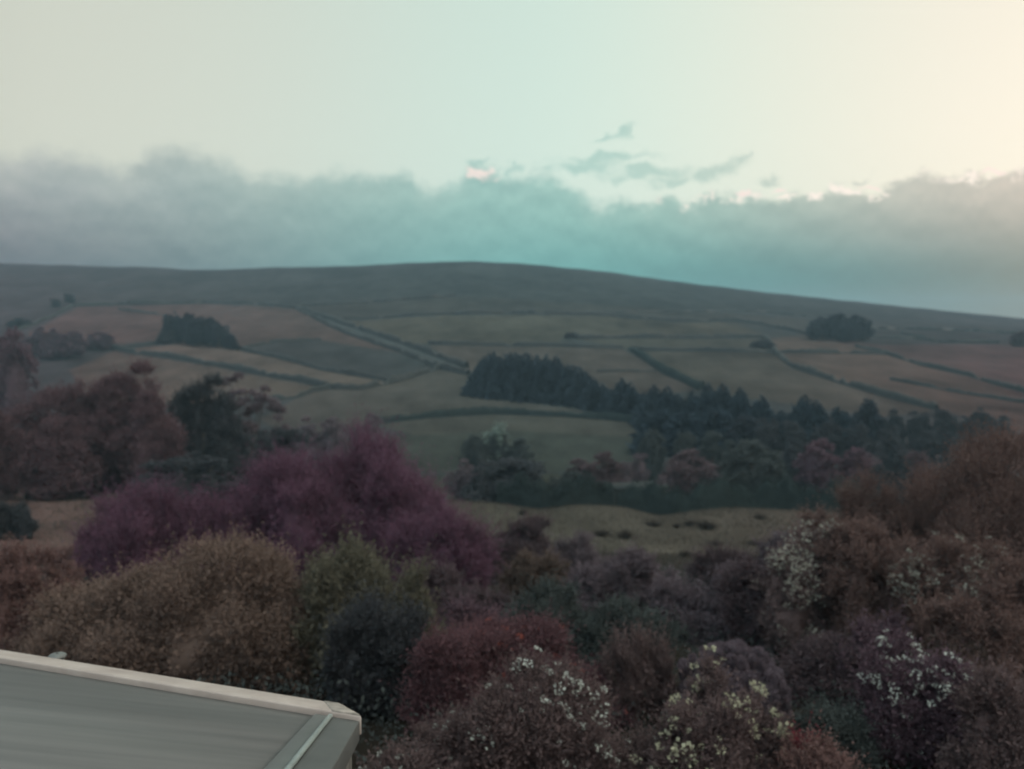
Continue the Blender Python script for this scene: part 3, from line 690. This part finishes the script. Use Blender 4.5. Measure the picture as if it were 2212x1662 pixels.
near('shrub', 'shrub', 'grey-brown rounded shrub right of the mustard shrub', 1345, 30, 1205, 250, 'greybrown', 14000, .15, .4, nl=16)
near('shrub', 'shrub', 'very dark green shrub between the bottle-green and the domed mauve shrubs', 1340, 23, 1315, 220, 'bottle', 13000, .12, .35, nl=14)
near('shrub', 'shrub', 'grey-mauve domed shrub above the dark clipped dome', 1560, 26, 1246, 260, 'greybrown', 18000, .13, .35, nl=22, inner=.75)
near('shrub', 'shrub', 'mauve feathery shrub at the lower edge of the meadow', 1560, 37, 1185, 140, 'mauve', 7000, .15, .5, nl=10)
near('shrub', 'shrub', 'dark shrub between the domed mauve shrub and the blossoming hawthorns', 1690, 24, 1235, 200, 'mauve', 12000, .13, .35, nl=14)
near('shrub', 'shrub', 'dark mauve shrub right of the clipped dome', 1790, 18.5, 1390, 230, 'mauve', 14000, .10, .3, nl=14)
near('shrub', 'shrub', 'dark clipped dome-shaped shrub', 1585, 16, 1397, 255, 'domedark', 42000, .06, .0, nl=60, nn=130, lobe=.11, rough=.35, fuzz=.15)
near('shrub', 'shrub', 'crimson shrub with a few red flowers at its crest', 1110, 17, 1372, 430, 'crimson', 36000, .085, .35, nl=24, flowers=[('redflower', 70, .09, 14, .1)], d=3.2, fname='red_flower')
near('shrub', 'shrub', 'dark crimson shrub right of the near-black evergreen', 960, 15.2, 1400, 170, 'crimson', 11000, .085, .35, nl=14)
near('shrub', 'shrub', 'dusky plum-red shrub between the near-black evergreen and the bottle-green shrub', 1000, 21, 1318, 190, 'maroon', 12000, .11, .35, nl=14)
near('flowering_shrub', 'flowering shrub', 'wide bronze shrub dotted with white flower heads, right of the roof corner', 1090, 12.3, 1475, 560, 'bronze', 48000, .075, .28, nl=28, flowers=[('white', 330, .08, 14, -.6)], d=2.4, up=.6)
near('flowering_shrub', 'flowering shrub', 'shrub covered with flat creamy-yellow flower heads at the bottom', 1545, 12.3, 1470, 320, 'bronze', 30000, .07, .25, nl=22, flowers=[('cream', 140, .10, 18, -.6)], d=2.2)
near('shrub', 'shrub', 'small bright red-tipped shrub right of the creamy flower heads', 1745, 12.0, 1596, 90, 'deepred', 3500, .06, .3, nl=8, up=1.0)
near('shrub', 'shrub', 'low russet shrub along the bottom right of the creamy flowers', 1790, 11.6, 1622, 220, 'russet', 9000, .07, .25, nl=12)
near('flowering_shrub', 'flowering shrub', 'bushy shrub speckled with small off-white flowers at lower right', 1985, 14.2, 1395, 260, 'maroon', 26000, .08, .28, nl=20, flowers=[('white', 260, .07, 12, -.5)], up=.5)
near('shrub', 'shrub', 'dark green shrub at the bottom right corner', 2175, 12.6, 1468, 180, 'bronze', 14000, .08, .28, nl=14)
near('shrub', 'shrub', 'low dark green shrub left of the off-white speckled shrub', 1800, 14.2, 1520, 180, 'bottle', 10000, .08, .28, nl=12)
near('shrub', 'shrub', 'mustard-leaved spray in front of the amber tree', 2060, 17.2, 1372, 110, 'mustard', 4500, .09, .35, nl=8)
near('amber_tree', 'tree', 'big amber-brown tree at the right picture edge', 2240, 26, 965, 640, 'amber', 60000, .12, .7, up=.8, rough=2.2, aspect=.35, nl=30, inner=.75, d=7)
near('amber_tree', 'tree', 'amber-brown tree stepping down left from the big one', 1965, 28.5, 1055, 360, 'amber', 34000, .12, .7, up=.8, rough=2.2, aspect=.35, nl=22, inner=.72)
near('shrub', 'shrub', 'low amber shrub reaching into the meadow, left end of the amber trees', 1790, 31, 1112, 130, 'amber', 7000, .14, .5, nl=10)
near('hawthorn', 'tree', 'grey-green hawthorn veiled in greyish blossom, left of the amber trees', 1760, 23, 1150, 250, 'bronze', 20000, .11, .35, nl=22, flowers=[('grey', 620, .13, 9, -.7)], fname='blossom')
near('hawthorn', 'tree', 'hawthorn branch mass with greyish blossom in front of the amber trees', 2035, 20.5, 1160, 270, 'amber', 22000, .10, .35, nl=22, flowers=[('grey', 560, .11, 9, -.7)])
near('shrub', 'shrub', 'dark russet shrub under the big amber tree at the right edge', 2185, 18, 1230, 220, 'amber', 16000, .10, .3, nl=16)
near('shrub', 'shrub', 'dark maroon shrub in the hollow below the blossoming hawthorns', 1895, 18.2, 1335, 160, 'maroon', 11000, .10, .3, nl=12)

# ornamental grass tuft and cypress
def tuft_mesh(seed, w, h, n, bw):
    rng = np.random.default_rng(seed); acc = Acc()
    th = rng.uniform(0, 2*PI, n); sp = rng.uniform(.0, 1, n)**.7
    base = np.stack([np.cos(th)*w*.18*sp, np.sin(th)*w*.18*sp, np.zeros(n)-.03], 1)
    o = np.stack([np.cos(th)*sp*.9, np.sin(th)*sp*.9, np.ones(n)], 1)
    L = h*rng.uniform(.6, 1.05, n)/np.sqrt(1+.3*sp)
    d = unit(o); mid = base+d*(L*.55)[:, None]; tip = mid+unit(d+np.stack([np.cos(th)*sp, np.sin(th)*sp, -.35*sp], 1))*(L*.45)[:, None]
    s = unit(np.cross(d, rdir(rng, n)))*bw/2
    V = np.stack([base-s*.6, base+s*.6, mid+s, mid-s, tip+s*.15, tip-s*.15], 1).reshape(-1, 3)
    i = np.arange(n)*6
    Q = np.concatenate([np.stack([i, i+1, i+2, i+3], 1), np.stack([i+3, i+2, i+4, i+5], 1)])
    acc.add(V, Q, np.tile(rng.uniform(.1, .9, n), 2).astype(np.float32)); return acc.mesh('blades')
near('shrub', 'shrub', 'low shrub of upright brownish shoots left of the clipped dome', 1392, 16.3, 1388, 165, 'bronze', 9000, .10, .45, up=2.2, aspect=.22)
near('shrub', 'shrub', 'yellow-green feathery shrub merging into the olive shrub on its right', 775, 19.6, 1203, 300, 'cypress', 22000, .15, .5, up=1.1, aspect=.26, rough=1.9)
near('shrub', 'shrub', 'near-black feathery evergreen below the yellow-green shrub, right of the roof', 812, 17.0, 1322, 215, 'cypressdark', 20000, .14, .5, up=1.0, aspect=.24)

# rush clumps on the meadow brow
RUSH = [(1298, 1158, 44, 14), (1350, 1163, 52, 18), (1412, 1137, 46, 12), (1490, 1136, 40, 14), (1525, 1144, 60, 20), (1462, 1141, 20, 12), (1642, 1121, 44, 10), (1385, 1198, 24, 16), (1628, 1178, 40, 10), (1545, 1178, 40, 10), (1480, 1203, 40, 10), (1130, 1113, 30, 14)]
rm = [tuft_mesh(400+i, 1.6, 1.0, 260, .05) for i in range(3)]
RL = ['low dark rush clump at the left side of the meadow', 'larger dark rush clump second from the left on the meadow', 'flat rush clump high on the meadow left of the dip', 'rush clump just right of the dip in the brow, left part', 'broadest rush clump on the meadow, right of the dip', 'tiny rush clump at the bottom of the dip', 'lone rush clump near the brow on the right', 'upright small rush clump low in the middle of the meadow', 'faint rush clump at the right of the lower meadow', 'faint rush clump below the broadest one', 'faint rush clump at the lowest edge of the meadow', 'small rush clump on the brow right of the plum trees']
for i, (a, b, wq, hq) in enumerate(RUSH):
    X, Y, z = hit(a, b, 40, 96)
    s = wq*K/F*Y; hh = max(hq*K/F*Y*1.3, .5)
    o = obj('rush_clump', rm[i % 3], M['rush']); o.location = (X, Y, z); o.rotation_euler = (0, 0, i*1.3); o.scale = (s/1.6, s/1.6*.8, hh)
    tag(o, RL[i], 'rush clump', 'rush clumps on the meadow')

# grass of the meadow and undergrowth between the shrubs
def scatter_blades(name, mat, n, y0, y1, u0, u1, hgt, bw, seed, leafy=False):
    rng = np.random.default_rng(seed); acc = Acc()
    Y = np.sqrt(rng.uniform(y0**2, y1**2, n)); X = Y*rng.uniform(u0, u1, n); Z = ground(X, Y)
    p = np.stack([X, Y, Z-.02], 1)
    g = .5+.5*np.sin(X*.33+np.sin(Y*.21)*2)*np.sin(Y*.27+1.0)
    ht = hgt*rng.uniform(.5, 1.3, n)*(.6+.8*g)
    if leafy: p[:, 2] += rng.uniform(0, 1, n)*ht*1.5; leaves(acc, p, rdir(rng, n)+[0, 0, .5], ht*.19, ht*.10, rng, rng.uniform(0, 1, n))
    else: leaves(acc, p, rng.normal(0, .35, (n, 3))+[0, 0, 1], ht, bw, rng, np.clip(.3*g+rng.normal(.3, .2, n), 0, 1))
    o = obj(name, acc.mesh(name), mat); return o
tag(scatter_blades('grass', M['grass'], 60000, 40, 97, -.66, .66, .22, .06, 11), 'rough olive-brown meadow grass on the brow beyond the garden', 'grass', None, 'stuff')
tag(scatter_blades('undergrowth', M['bottle'], 110000, 11, 46, -.66, .66, .45, .1, 12, True), 'low dark undergrowth between the garden shrubs', 'undergrowth', None, 'stuff')

# ---------------------------------------------------------------- shed below the wood
def barn():
    Y = 103; x0, x1 = qx(1318, Y), qx(1442, Y); g = gz((x0+x1)/2, Y)
    r = empty('shed', ((x0+x1)/2, Y, g)); tag(r, 'low green shed with a pale roof edge among bushes behind the meadow', 'shed')
    w = (x1-x0)/2; zt = H-(1056*K-HR)/F*Y-g; zt2 = H-(1049*K-HR)/F*Y-g
    obj('wall', hexa('wall', [(-w, 0, -.4), (w, 0, -.4), (w, 3, -.4), (-w, 3, -.4), (-w, 0, zt-.25), (w, 0, zt2-.25), (w, 3, zt2-.15), (-w, 3, zt-.15)]), M['barnwall'], r)
    obj('roof', hexa('roof', [(-w-.2, -.3, zt-.26), (w+.2, -.3, zt2-.26), (w+.2, 3.2, zt2-.14), (-w-.2, 3.2, zt-.14), (-w-.2, -.3, zt-.06), (w+.2, -.3, zt2-.06), (w+.2, 3.2, zt2+.06), (-w-.2, 3.2, zt+.06)]), M['barnroof'], r)
    obj('door', box_mesh('door', (-w*.25, -.05, -.1), (w*.05, -.004, zt*.72)), M['ventdark'], r)
barn()

# ---------------------------------------------------------------- outbuilding roof under the window
def outbuilding():
    D = (721-HR)/F*6.0
    FR = np.array([(352-512)/F*6.0, 6.0, H-D])
    e = unit(np.array([-3.09, 1.02, 0.0]))          # along the eave, to the left
    a = np.array([.126, -1.0, .307])               # up the slope, towards the house
    dn = np.array([0, 0, -1.0])
    r = empty('outbuilding', (FR[0], FR[1], 0)); tag(r, 'outbuilding with weathered grey roof edged by a pale coping at lower left', 'outbuilding')
    O = np.array([FR[0], FR[1], 0.0])
    def slab(name, s0, s1, t0, t1, lo, hi, mat, bev=.0, skew=0.0):
        """from s0 to s1 along the eave and t0..t1 up the slope; lo/hi offsets in height"""
        P = []
        for z in (lo, hi):
            for s, t in ((s0, t0), (s1, t0), (s1+skew, t1), (s0+skew, t1)):
                P.append(FR+e*s+a*t+[0, 0, z]-O)
        o = obj(name, hexa(name, P[3::-1]+P[7:3:-1]), mat, r)
        if bev: bevel(o, bev)
        return o
    wid = 7.5
    roof = slab('roof', .19, wid, .0, 4.2, -.12, .0, M['felt'])
    slab('verge_board', -.06, .19, .02, 4.2, -.13, .012, M['felt2'], .008, .17)
    slab('verge_trim', .145, .18, .06, 4.2, .014, .040, M['flash'], .012, .16)
    slab('flashing', .190, .29, .06, 4.2, .0145, .020, M['flash2'], .003, .16)
    # pale coping along the low edge, its end cut on a slant
    cop = []
    hgt, dep = .055, .36
    s0 = -.10
    P = []
    for z in (-.09, hgt):
        for s, t in ((s0+.02, .03), (wid, .03), (wid, -dep), (s0+.20, -dep)):
            q = FR+e*s+a*t+[0, 0, z]-O
            P.append(q)
    o = obj('coping', hexa('coping', P[3::-1]+P[7:3:-1]), M['coping'], r); bevel(o, .018, 3)
    P = []
    for z in (hgt+.003-.03, hgt+.006):
        for s, t in ((s0+.035, .025), (s0+.26, .025), (s0+.36, -dep+.02), (s0+.23, -dep+.02)):
            P.append(FR+e*s+a*t+[0, 0, z]-O)
    o2 = obj('lichen_patch', hexa('lichen_patch', P[3::-1]+P[7:3:-1]), M['lichen'], o); bevel(o2, .006, 2)
    # walls down to the garden
    P = []
    A0, A1, A2, A3 = FR+e*.0+a*.03, FR+e*(wid-.05)+a*.03, FR+e*(wid-.05)+a*4.1, FR+e*.0+a*4.1
    for q in (A0, A1, A2, A3): P.append(np.array([q[0], q[1], -.3])-O)
    for q in (A0, A1, A2, A3): P.append(q+[0, 0, -.125]-O)
    obj('wall', hexa('wall', P[3::-1]+P[7:3:-1]), M['wall'], r)
    # small pale-topped vent just beyond the coping
    v = FR+e*((FR[0]-qx(40, 6.95))/.957)+np.array([0, .55, 0])
    vz = H-(1407*K-HR)/F*v[1]
    vr = empty('roof_vent', (v[0], v[1], vz-.10)); tag(vr, 'small pale-topped dark vent peeping over the coping at far left', 'vent')
    acc = Acc(); tube(acc, [(0, 0, -1.2), (0, 0, -.5), (0, 0, .06)], [.055, .055, .055], 14); obj('pipe', acc.mesh('pipe', True), M['ventdark'], vr)
    acc = Acc(); tube(acc, [(0, 0, .045), (0, 0, .06), (0, 0, .075), (0, 0, .085)], [.07, .078, .06, .01], 16); obj('cap', acc.mesh('cap', True), M['flash2'], vr)
outbuilding()

# ---------------------------------------------------------------- air
def haze():
    top = H+64
    me = box_mesh('haze', (-5800, -64, zmin-1.0), (5800, 2505, top))
    m, nt = new_mat('haze_air')
    v = nd(nt, 'ShaderNodeVolumePrincipled'); v.inputs['Color'].default_value = (.36, .55, .66, 1); v.inputs['Density'].default_value = .00033
    v.inputs['Anisotropy'].default_value = .1
    o = nd(nt, 'ShaderNodeOutputMaterial'); nt.links.new(v.outputs[0], o.inputs['Volume'])
    h = obj('haze', me, m); h['kind'] = 'stuff'
haze()

# ---------------------------------------------------------------- sky
SUN_AZ = math.radians(48); SUN_EL = math.radians(9)      # low behind cloud, beyond the right edge
def sky():
    w = bpy.data.worlds.new('World'); sc.world = w; w.use_nodes = True
    nt = w.node_tree; nt.nodes.clear(); L = nt.links.new
    tc = nd(nt, 'ShaderNodeTexCoord'); sp = nd(nt, 'ShaderNodeSeparateXYZ'); L(tc.outputs['Generated'], sp.inputs[0])
    def m(op, a, b=None, c=None, clamp=False):
        n = nd(nt, 'ShaderNodeMath', operation=op, use_clamp=clamp)
        for i, v in enumerate((a, b, c)):
            if v is None: continue
            if isinstance(v, (int, float)): n.inputs[i].default_value = v
            else: L(v, n.inputs[i])
        return n.outputs[0]
    X, Y, Z = sp.outputs
    az = m('ARCTAN2', X, Y)
    e = m('DIVIDE', Z, m('SQRT', m('ADD', m('MULTIPLY', X, X), m('MULTIPLY', Y, Y))))
    def lin(v):
        v /= 255.0
        return v/12.92 if v <= .04045 else ((v+.055)/1.055)**2.4
    def ramp(fac, stops, conv=True):
        n = nd(nt, 'ShaderNodeValToRGB'); cr = n.color_ramp; cr.interpolation = 'B_SPLINE' if len(stops) > 4 else 'LINEAR'
        while len(cr.elements) < len(stops): cr.elements.new(.5)
        for el, (p, c) in zip(cr.elements, stops):
            el.position = p; el.color = (lin(c[0]), lin(c[1]), lin(c[2]), 1) if conv else (c[0], c[1], c[2], 1)
        L(fac, n.inputs['Fac']); return n.outputs['Color']
    def mix(f, a, b, blend='MIX'):
        n = nd(nt, 'ShaderNodeMix', data_type='RGBA', blend_type=blend, clamp_factor=True)
        for k, v in (('Factor', f), ('A', a), ('B', b)):
            if isinstance(v, (int, float)): n.inputs[k].default_value = v
            elif isinstance(v, tuple): n.inputs[k].default_value = rgb(v)
            else: L(v, n.inputs[k])
        return n.outputs['Result']
    def ss(x, a, b):
        n = nd(nt, 'ShaderNodeMapRange', interpolation_type='SMOOTHSTEP'); L(x, n.inputs['Value'])
        n.inputs['From Min'].default_value = a; n.inputs['From Max'].default_value = b
        return n.outputs['Result']
    azn = m('MULTIPLY_ADD', az, .5, .5, clamp=True)          # -1..1 rad -> 0..1
    P = lambda a: (a+1)/2
    clear = ramp(azn, [(0, (170, 182, 182)), (P(-.62), (204, 206, 192)), (P(-.5), (214, 215, 200)), (P(-.25), (214, 221, 208)), (P(0), (210, 232, 220)), (P(.18), (224, 236, 221)), (P(.36), (240, 238, 220)), (P(.55), (255, 243, 224)), (P(.75), (255, 242, 222)), (1, (235, 228, 208))])
    clear = mix(1.0, clear, ramp(m('MULTIPLY', e, .5, clamp=True), [(0, (1, 1, 1)), (.1, (1, 1, 1)), (.22, (.93, .945, .945)), (1, (.78, .84, .86))], False), 'MULTIPLY')
    # top of the cloud bank along the azimuth
    pts = [(0, 345), (100, 333), (200, 347), (260, 366), (300, 350), (340, 330), (400, 324), (440, 340), (500, 368), (560, 378), (640, 388), (720, 376), (800, 384), (870, 380), (930, 412), (985, 392), (1040, 366), (1100, 382), (1200, 388), (1260, 425), (1300, 445), (1400, 442), (1450, 420), (1480, 442), (1540, 423), (1640, 430), (1760, 417), (1800, 407), (1880, 412), (1960, 390), (2040, 378), (2120, 383), (2212, 372)]
    fc = nd(nt, 'ShaderNodeFloatCurve'); cv = fc.mapping.curves[0]
    pp = [(0.0, .27)]
    for q, r in pts:
        u = (q*K-512)/F; a = math.atan(u); ee = (HR-r*K)/F*math.cos(a); pp.append((P(a), ee))
    pp.append((1.0, .2))
    cv.points[0].location = pp[0]; cv.points[1].location = pp[-1]
    for p in pp[1:-1]: cv.points.new(*p)
    for p in cv.points: p.handle_type = 'AUTO_CLAMPED'
    fc.mapping.update(); L(azn, fc.inputs['Value'])
    cb = nd(nt, 'ShaderNodeCombineXYZ'); L(az, cb.inputs[0]); L(e, cb.inputs[1])
    def noise(scale, detail, rough, sy=1.0, off=0.0, dy=0.0):
        mp = nd(nt, 'ShaderNodeMapping'); mp.inputs['Scale'].default_value = (1, sy, 1); mp.inputs['Location'].default_value = (off, off*.7+dy, off); L(cb.outputs[0], mp.inputs['Vector'])
        n = nd(nt, 'ShaderNodeTexNoise'); n.inputs['Scale'].default_value = scale; n.inputs['Detail'].default_value = detail; n.inputs['Roughness'].default_value = rough
        L(mp.outputs[0], n.inputs['Vector']); return n.outputs['Fac']
    n1 = noise(26, 6, .62, 1.2); n2 = noise(9, 4, .5, 2.2, 3.1); n3 = noise(60, 4, .6, 1.3, 7.7)
    bnd = m('ADD', fc.outputs[0], m('MULTIPLY_ADD', n1, .050, -.025))
    over = m('SUBTRACT', e, bnd)
    wd = m('MULTIPLY', ramp(azn, [(P(-.6), (.9, .9, .9)), (P(-.3), (.75, .75, .75)), (P(0), (.6, .6, .6)), (P(.25), (.42, .42, .42)), (P(.6), (.38, .38, .38))], False), 1.75)
    soft = ss(m('DIVIDE', over, wd), .011, -.011)
    bil = m('SUBTRACT', noise(24, 6, .58, 1.25, 0.0, -.016), noise(24, 6, .58, 1.25))
    t = m('DIVIDE', e, m('MULTIPLY_ADD', az, -.02, .24), clamp=True)
    ctop = ramp(azn, [(0, (160, 165, 168)), (P(-.62), (168, 170, 170)), (P(-.5), (178, 180, 178)), (P(-.25), (160, 183, 176)), (P(0), (152, 199, 189)), (P(.18), (160, 197, 185)), (P(.36), (186, 193, 181)), (P(.55), (212, 196, 184)), (P(.75), (210, 196, 184)), (1, (190, 186, 178))])
    cbot = ramp(azn, [(0, (105, 105, 116)), (P(-.62), (100, 96, 108)), (P(-.5), (104, 102, 112)), (P(-.25), (112, 141, 143)), (P(0), (100, 178, 174)), (P(.18), (74, 150, 151)), (P(.36), (40, 122, 130)), (P(.55), (50, 88, 104)), (P(.75), (100, 118, 120)), (1, (115, 120, 122))])
    cloud = mix(ss(t, .15, .64), cbot, ctop)
    cloud = mix(m('MULTIPLY_ADD', n2, .9, -.28, clamp=True), mix(1.0, cloud, (.90, .92, .93), 'MULTIPLY'), mix(1.0, cloud, (1.06, 1.05, 1.05), 'MULTIPLY'))
    cloud = mix(m('MULTIPLY_ADD', bil, 2.6, .5, clamp=True), mix(1.0, cloud, (.86, .89, .90), 'MULTIPLY'), mix(1.0, cloud, (1.10, 1.08, 1.07), 'MULTIPLY'))
    edge = m('MULTIPLY', ss(m('DIVIDE', over, wd), -.034, -.004), m('MULTIPLY_ADD', wd, .22, -.12, clamp=True))
    cloud = mix(edge, cloud, clear)
    col = mix(soft, clear, cloud)
    # small detached shreds of cloud above the bank
    azw = m('ADD', az, m('MULTIPLY_ADD', n1, .07, -.035)); ew = m('ADD', e, m('MULTIPLY_ADD', noise(30, 5, .6, 1.0, 12.3), .045, -.0225))
    def blob(q, r, wq, hq, tilt=0.0):
        u = (q*K-512)/F; a0 = math.atan(u); e0 = (HR-r*K)/F*math.cos(a0); sa = wq*K/F*math.cos(a0)**2; se = hq*K/F*math.cos(a0)
        da = m('SUBTRACT', azw, a0); de = m('SUBTRACT', m('SUBTRACT', ew, e0), m('MULTIPLY', da, tilt))
        return m('EXPONENT', m('MULTIPLY', m('ADD', m('POWER', m('DIVIDE', da, sa), 2), m('POWER', m('DIVIDE', de, se), 2)), -1.0))
    B = None
    for a in [(1345, 281, 36, 10, .35), (1310, 296, 26, 7, .45), (1310, 342, 120, 14, .05), (1400, 375, 120, 17, .0), (1270, 362, 80, 18, .1), (1555, 365, 56, 22, .35), (1600, 340, 30, 8, .3), (1655, 394, 30, 11, .1), (1100, 356, 40, 10, .1), (1850, 388, 24, 7, .3), (1035, 350, 24, 7, 0), (1450, 392, 60, 12, .1)]:
        b = blob(*a); B = b if B is None else m('MAXIMUM', B, b)
    shred = ss(m('MULTIPLY', B, m('MULTIPLY_ADD', n1, 1.7, m('MULTIPLY_ADD', n3, .8, -.30))), .12, .95)
    col = mix(m('MULTIPLY', shred, .66), col, ctop)
    # sunlit pink rims along the right part of the bank, and one pink puff
    rim = m('MULTIPLY', m('MULTIPLY', ss(over, -.012, -.002), ss(over, .007, .001)), m('MULTIPLY', m('MULTIPLY', ss(n2, .43, .56), ss(n3, .46, .60)), ss(az, .12, .24)))
    col = mix(m('MULTIPLY', rim, .85), col, (1.10, .96, .85))
    puff = m('MAXIMUM', blob(1038, 376, 36, 14), m('MAXIMUM', blob(1615, 425, 24, 6), m('MAXIMUM', blob(1680, 413, 22, 6), m('MAXIMUM', blob(1868, 403, 26, 7, -.2), blob(2150, 377, 34, 7)))))
    col = mix(m('MULTIPLY', ss(m('MULTIPLY', puff, m('MULTIPLY_ADD', n3, 1.2, .4)), .25, .85), .8), col, (1.02, .82, .75))
    # overcast sky; unseen parts overhead and behind the viewer brightened as added fill light
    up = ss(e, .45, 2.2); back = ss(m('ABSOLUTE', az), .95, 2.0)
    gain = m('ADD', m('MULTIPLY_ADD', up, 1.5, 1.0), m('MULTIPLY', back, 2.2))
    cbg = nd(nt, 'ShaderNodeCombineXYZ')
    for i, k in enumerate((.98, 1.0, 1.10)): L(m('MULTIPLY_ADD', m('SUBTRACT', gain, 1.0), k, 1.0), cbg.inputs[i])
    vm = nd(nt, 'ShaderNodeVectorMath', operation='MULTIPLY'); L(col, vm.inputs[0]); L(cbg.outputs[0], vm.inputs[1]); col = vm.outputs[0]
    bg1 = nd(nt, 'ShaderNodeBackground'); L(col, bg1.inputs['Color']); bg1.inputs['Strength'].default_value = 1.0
    st = nd(nt, 'ShaderNodeTexSky', sky_type='NISHITA'); st.sun_disc = False; st.sun_elevation = SUN_EL; st.sun_rotation = SUN_AZ
    bg2 = nd(nt, 'ShaderNodeBackground'); L(st.outputs[0], bg2.inputs['Color']); bg2.inputs['Strength'].default_value = .008
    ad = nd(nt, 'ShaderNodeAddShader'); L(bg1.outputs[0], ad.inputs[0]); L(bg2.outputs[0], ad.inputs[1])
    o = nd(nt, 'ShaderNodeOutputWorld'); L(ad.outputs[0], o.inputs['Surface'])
    w.cycles.sampling_method = 'MANUAL'; w.cycles.sample_map_resolution = 512
    s = bpy.data.lights.new('sun', 'SUN'); s.energy = .5; s.angle = math.radians(14); s.color = (1, .90, .80)
    so = bpy.data.objects.new('sun', s); C.objects.link(so)
    from mathutils import Vector
    d = Vector((math.sin(SUN_AZ)*math.cos(SUN_EL), math.cos(SUN_AZ)*math.cos(SUN_EL), math.sin(SUN_EL)))
    so.rotation_euler = d.to_track_quat('Z', 'Y').to_euler(); so.location = d*300
sky()

# ---------------------------------------------------------------- camera and render settings
cam = bpy.data.cameras.new('camera'); co = bpy.data.objects.new('camera', cam); C.objects.link(co)
co.location = (0, 0, H); co.rotation_euler = (PI/2, 0, 0)
cam.sensor_width = 36; cam.lens = F/1024*36; cam.shift_y = -(384.5-HR)/1024
cam.clip_start = .1; cam.clip_end = 20000
cam.dof.use_dof = True; cam.dof.focus_distance = 5.4; cam.dof.aperture_fstop = 1.15
sc.camera = co
vs = sc.view_settings; vs.view_transform = 'Standard'; vs.look = 'None'; vs.exposure = 0; vs.gamma = 1
sc.cycles.filter_width = 1.9
sc.cycles.use_denoising = True
sc.cycles.max_bounces = 4; sc.cycles.diffuse_bounces = 3; sc.cycles.transmission_bounces = 2; sc.cycles.volume_bounces = 0
sc.cycles.use_adaptive_sampling = True; sc.cycles.adaptive_threshold = .03
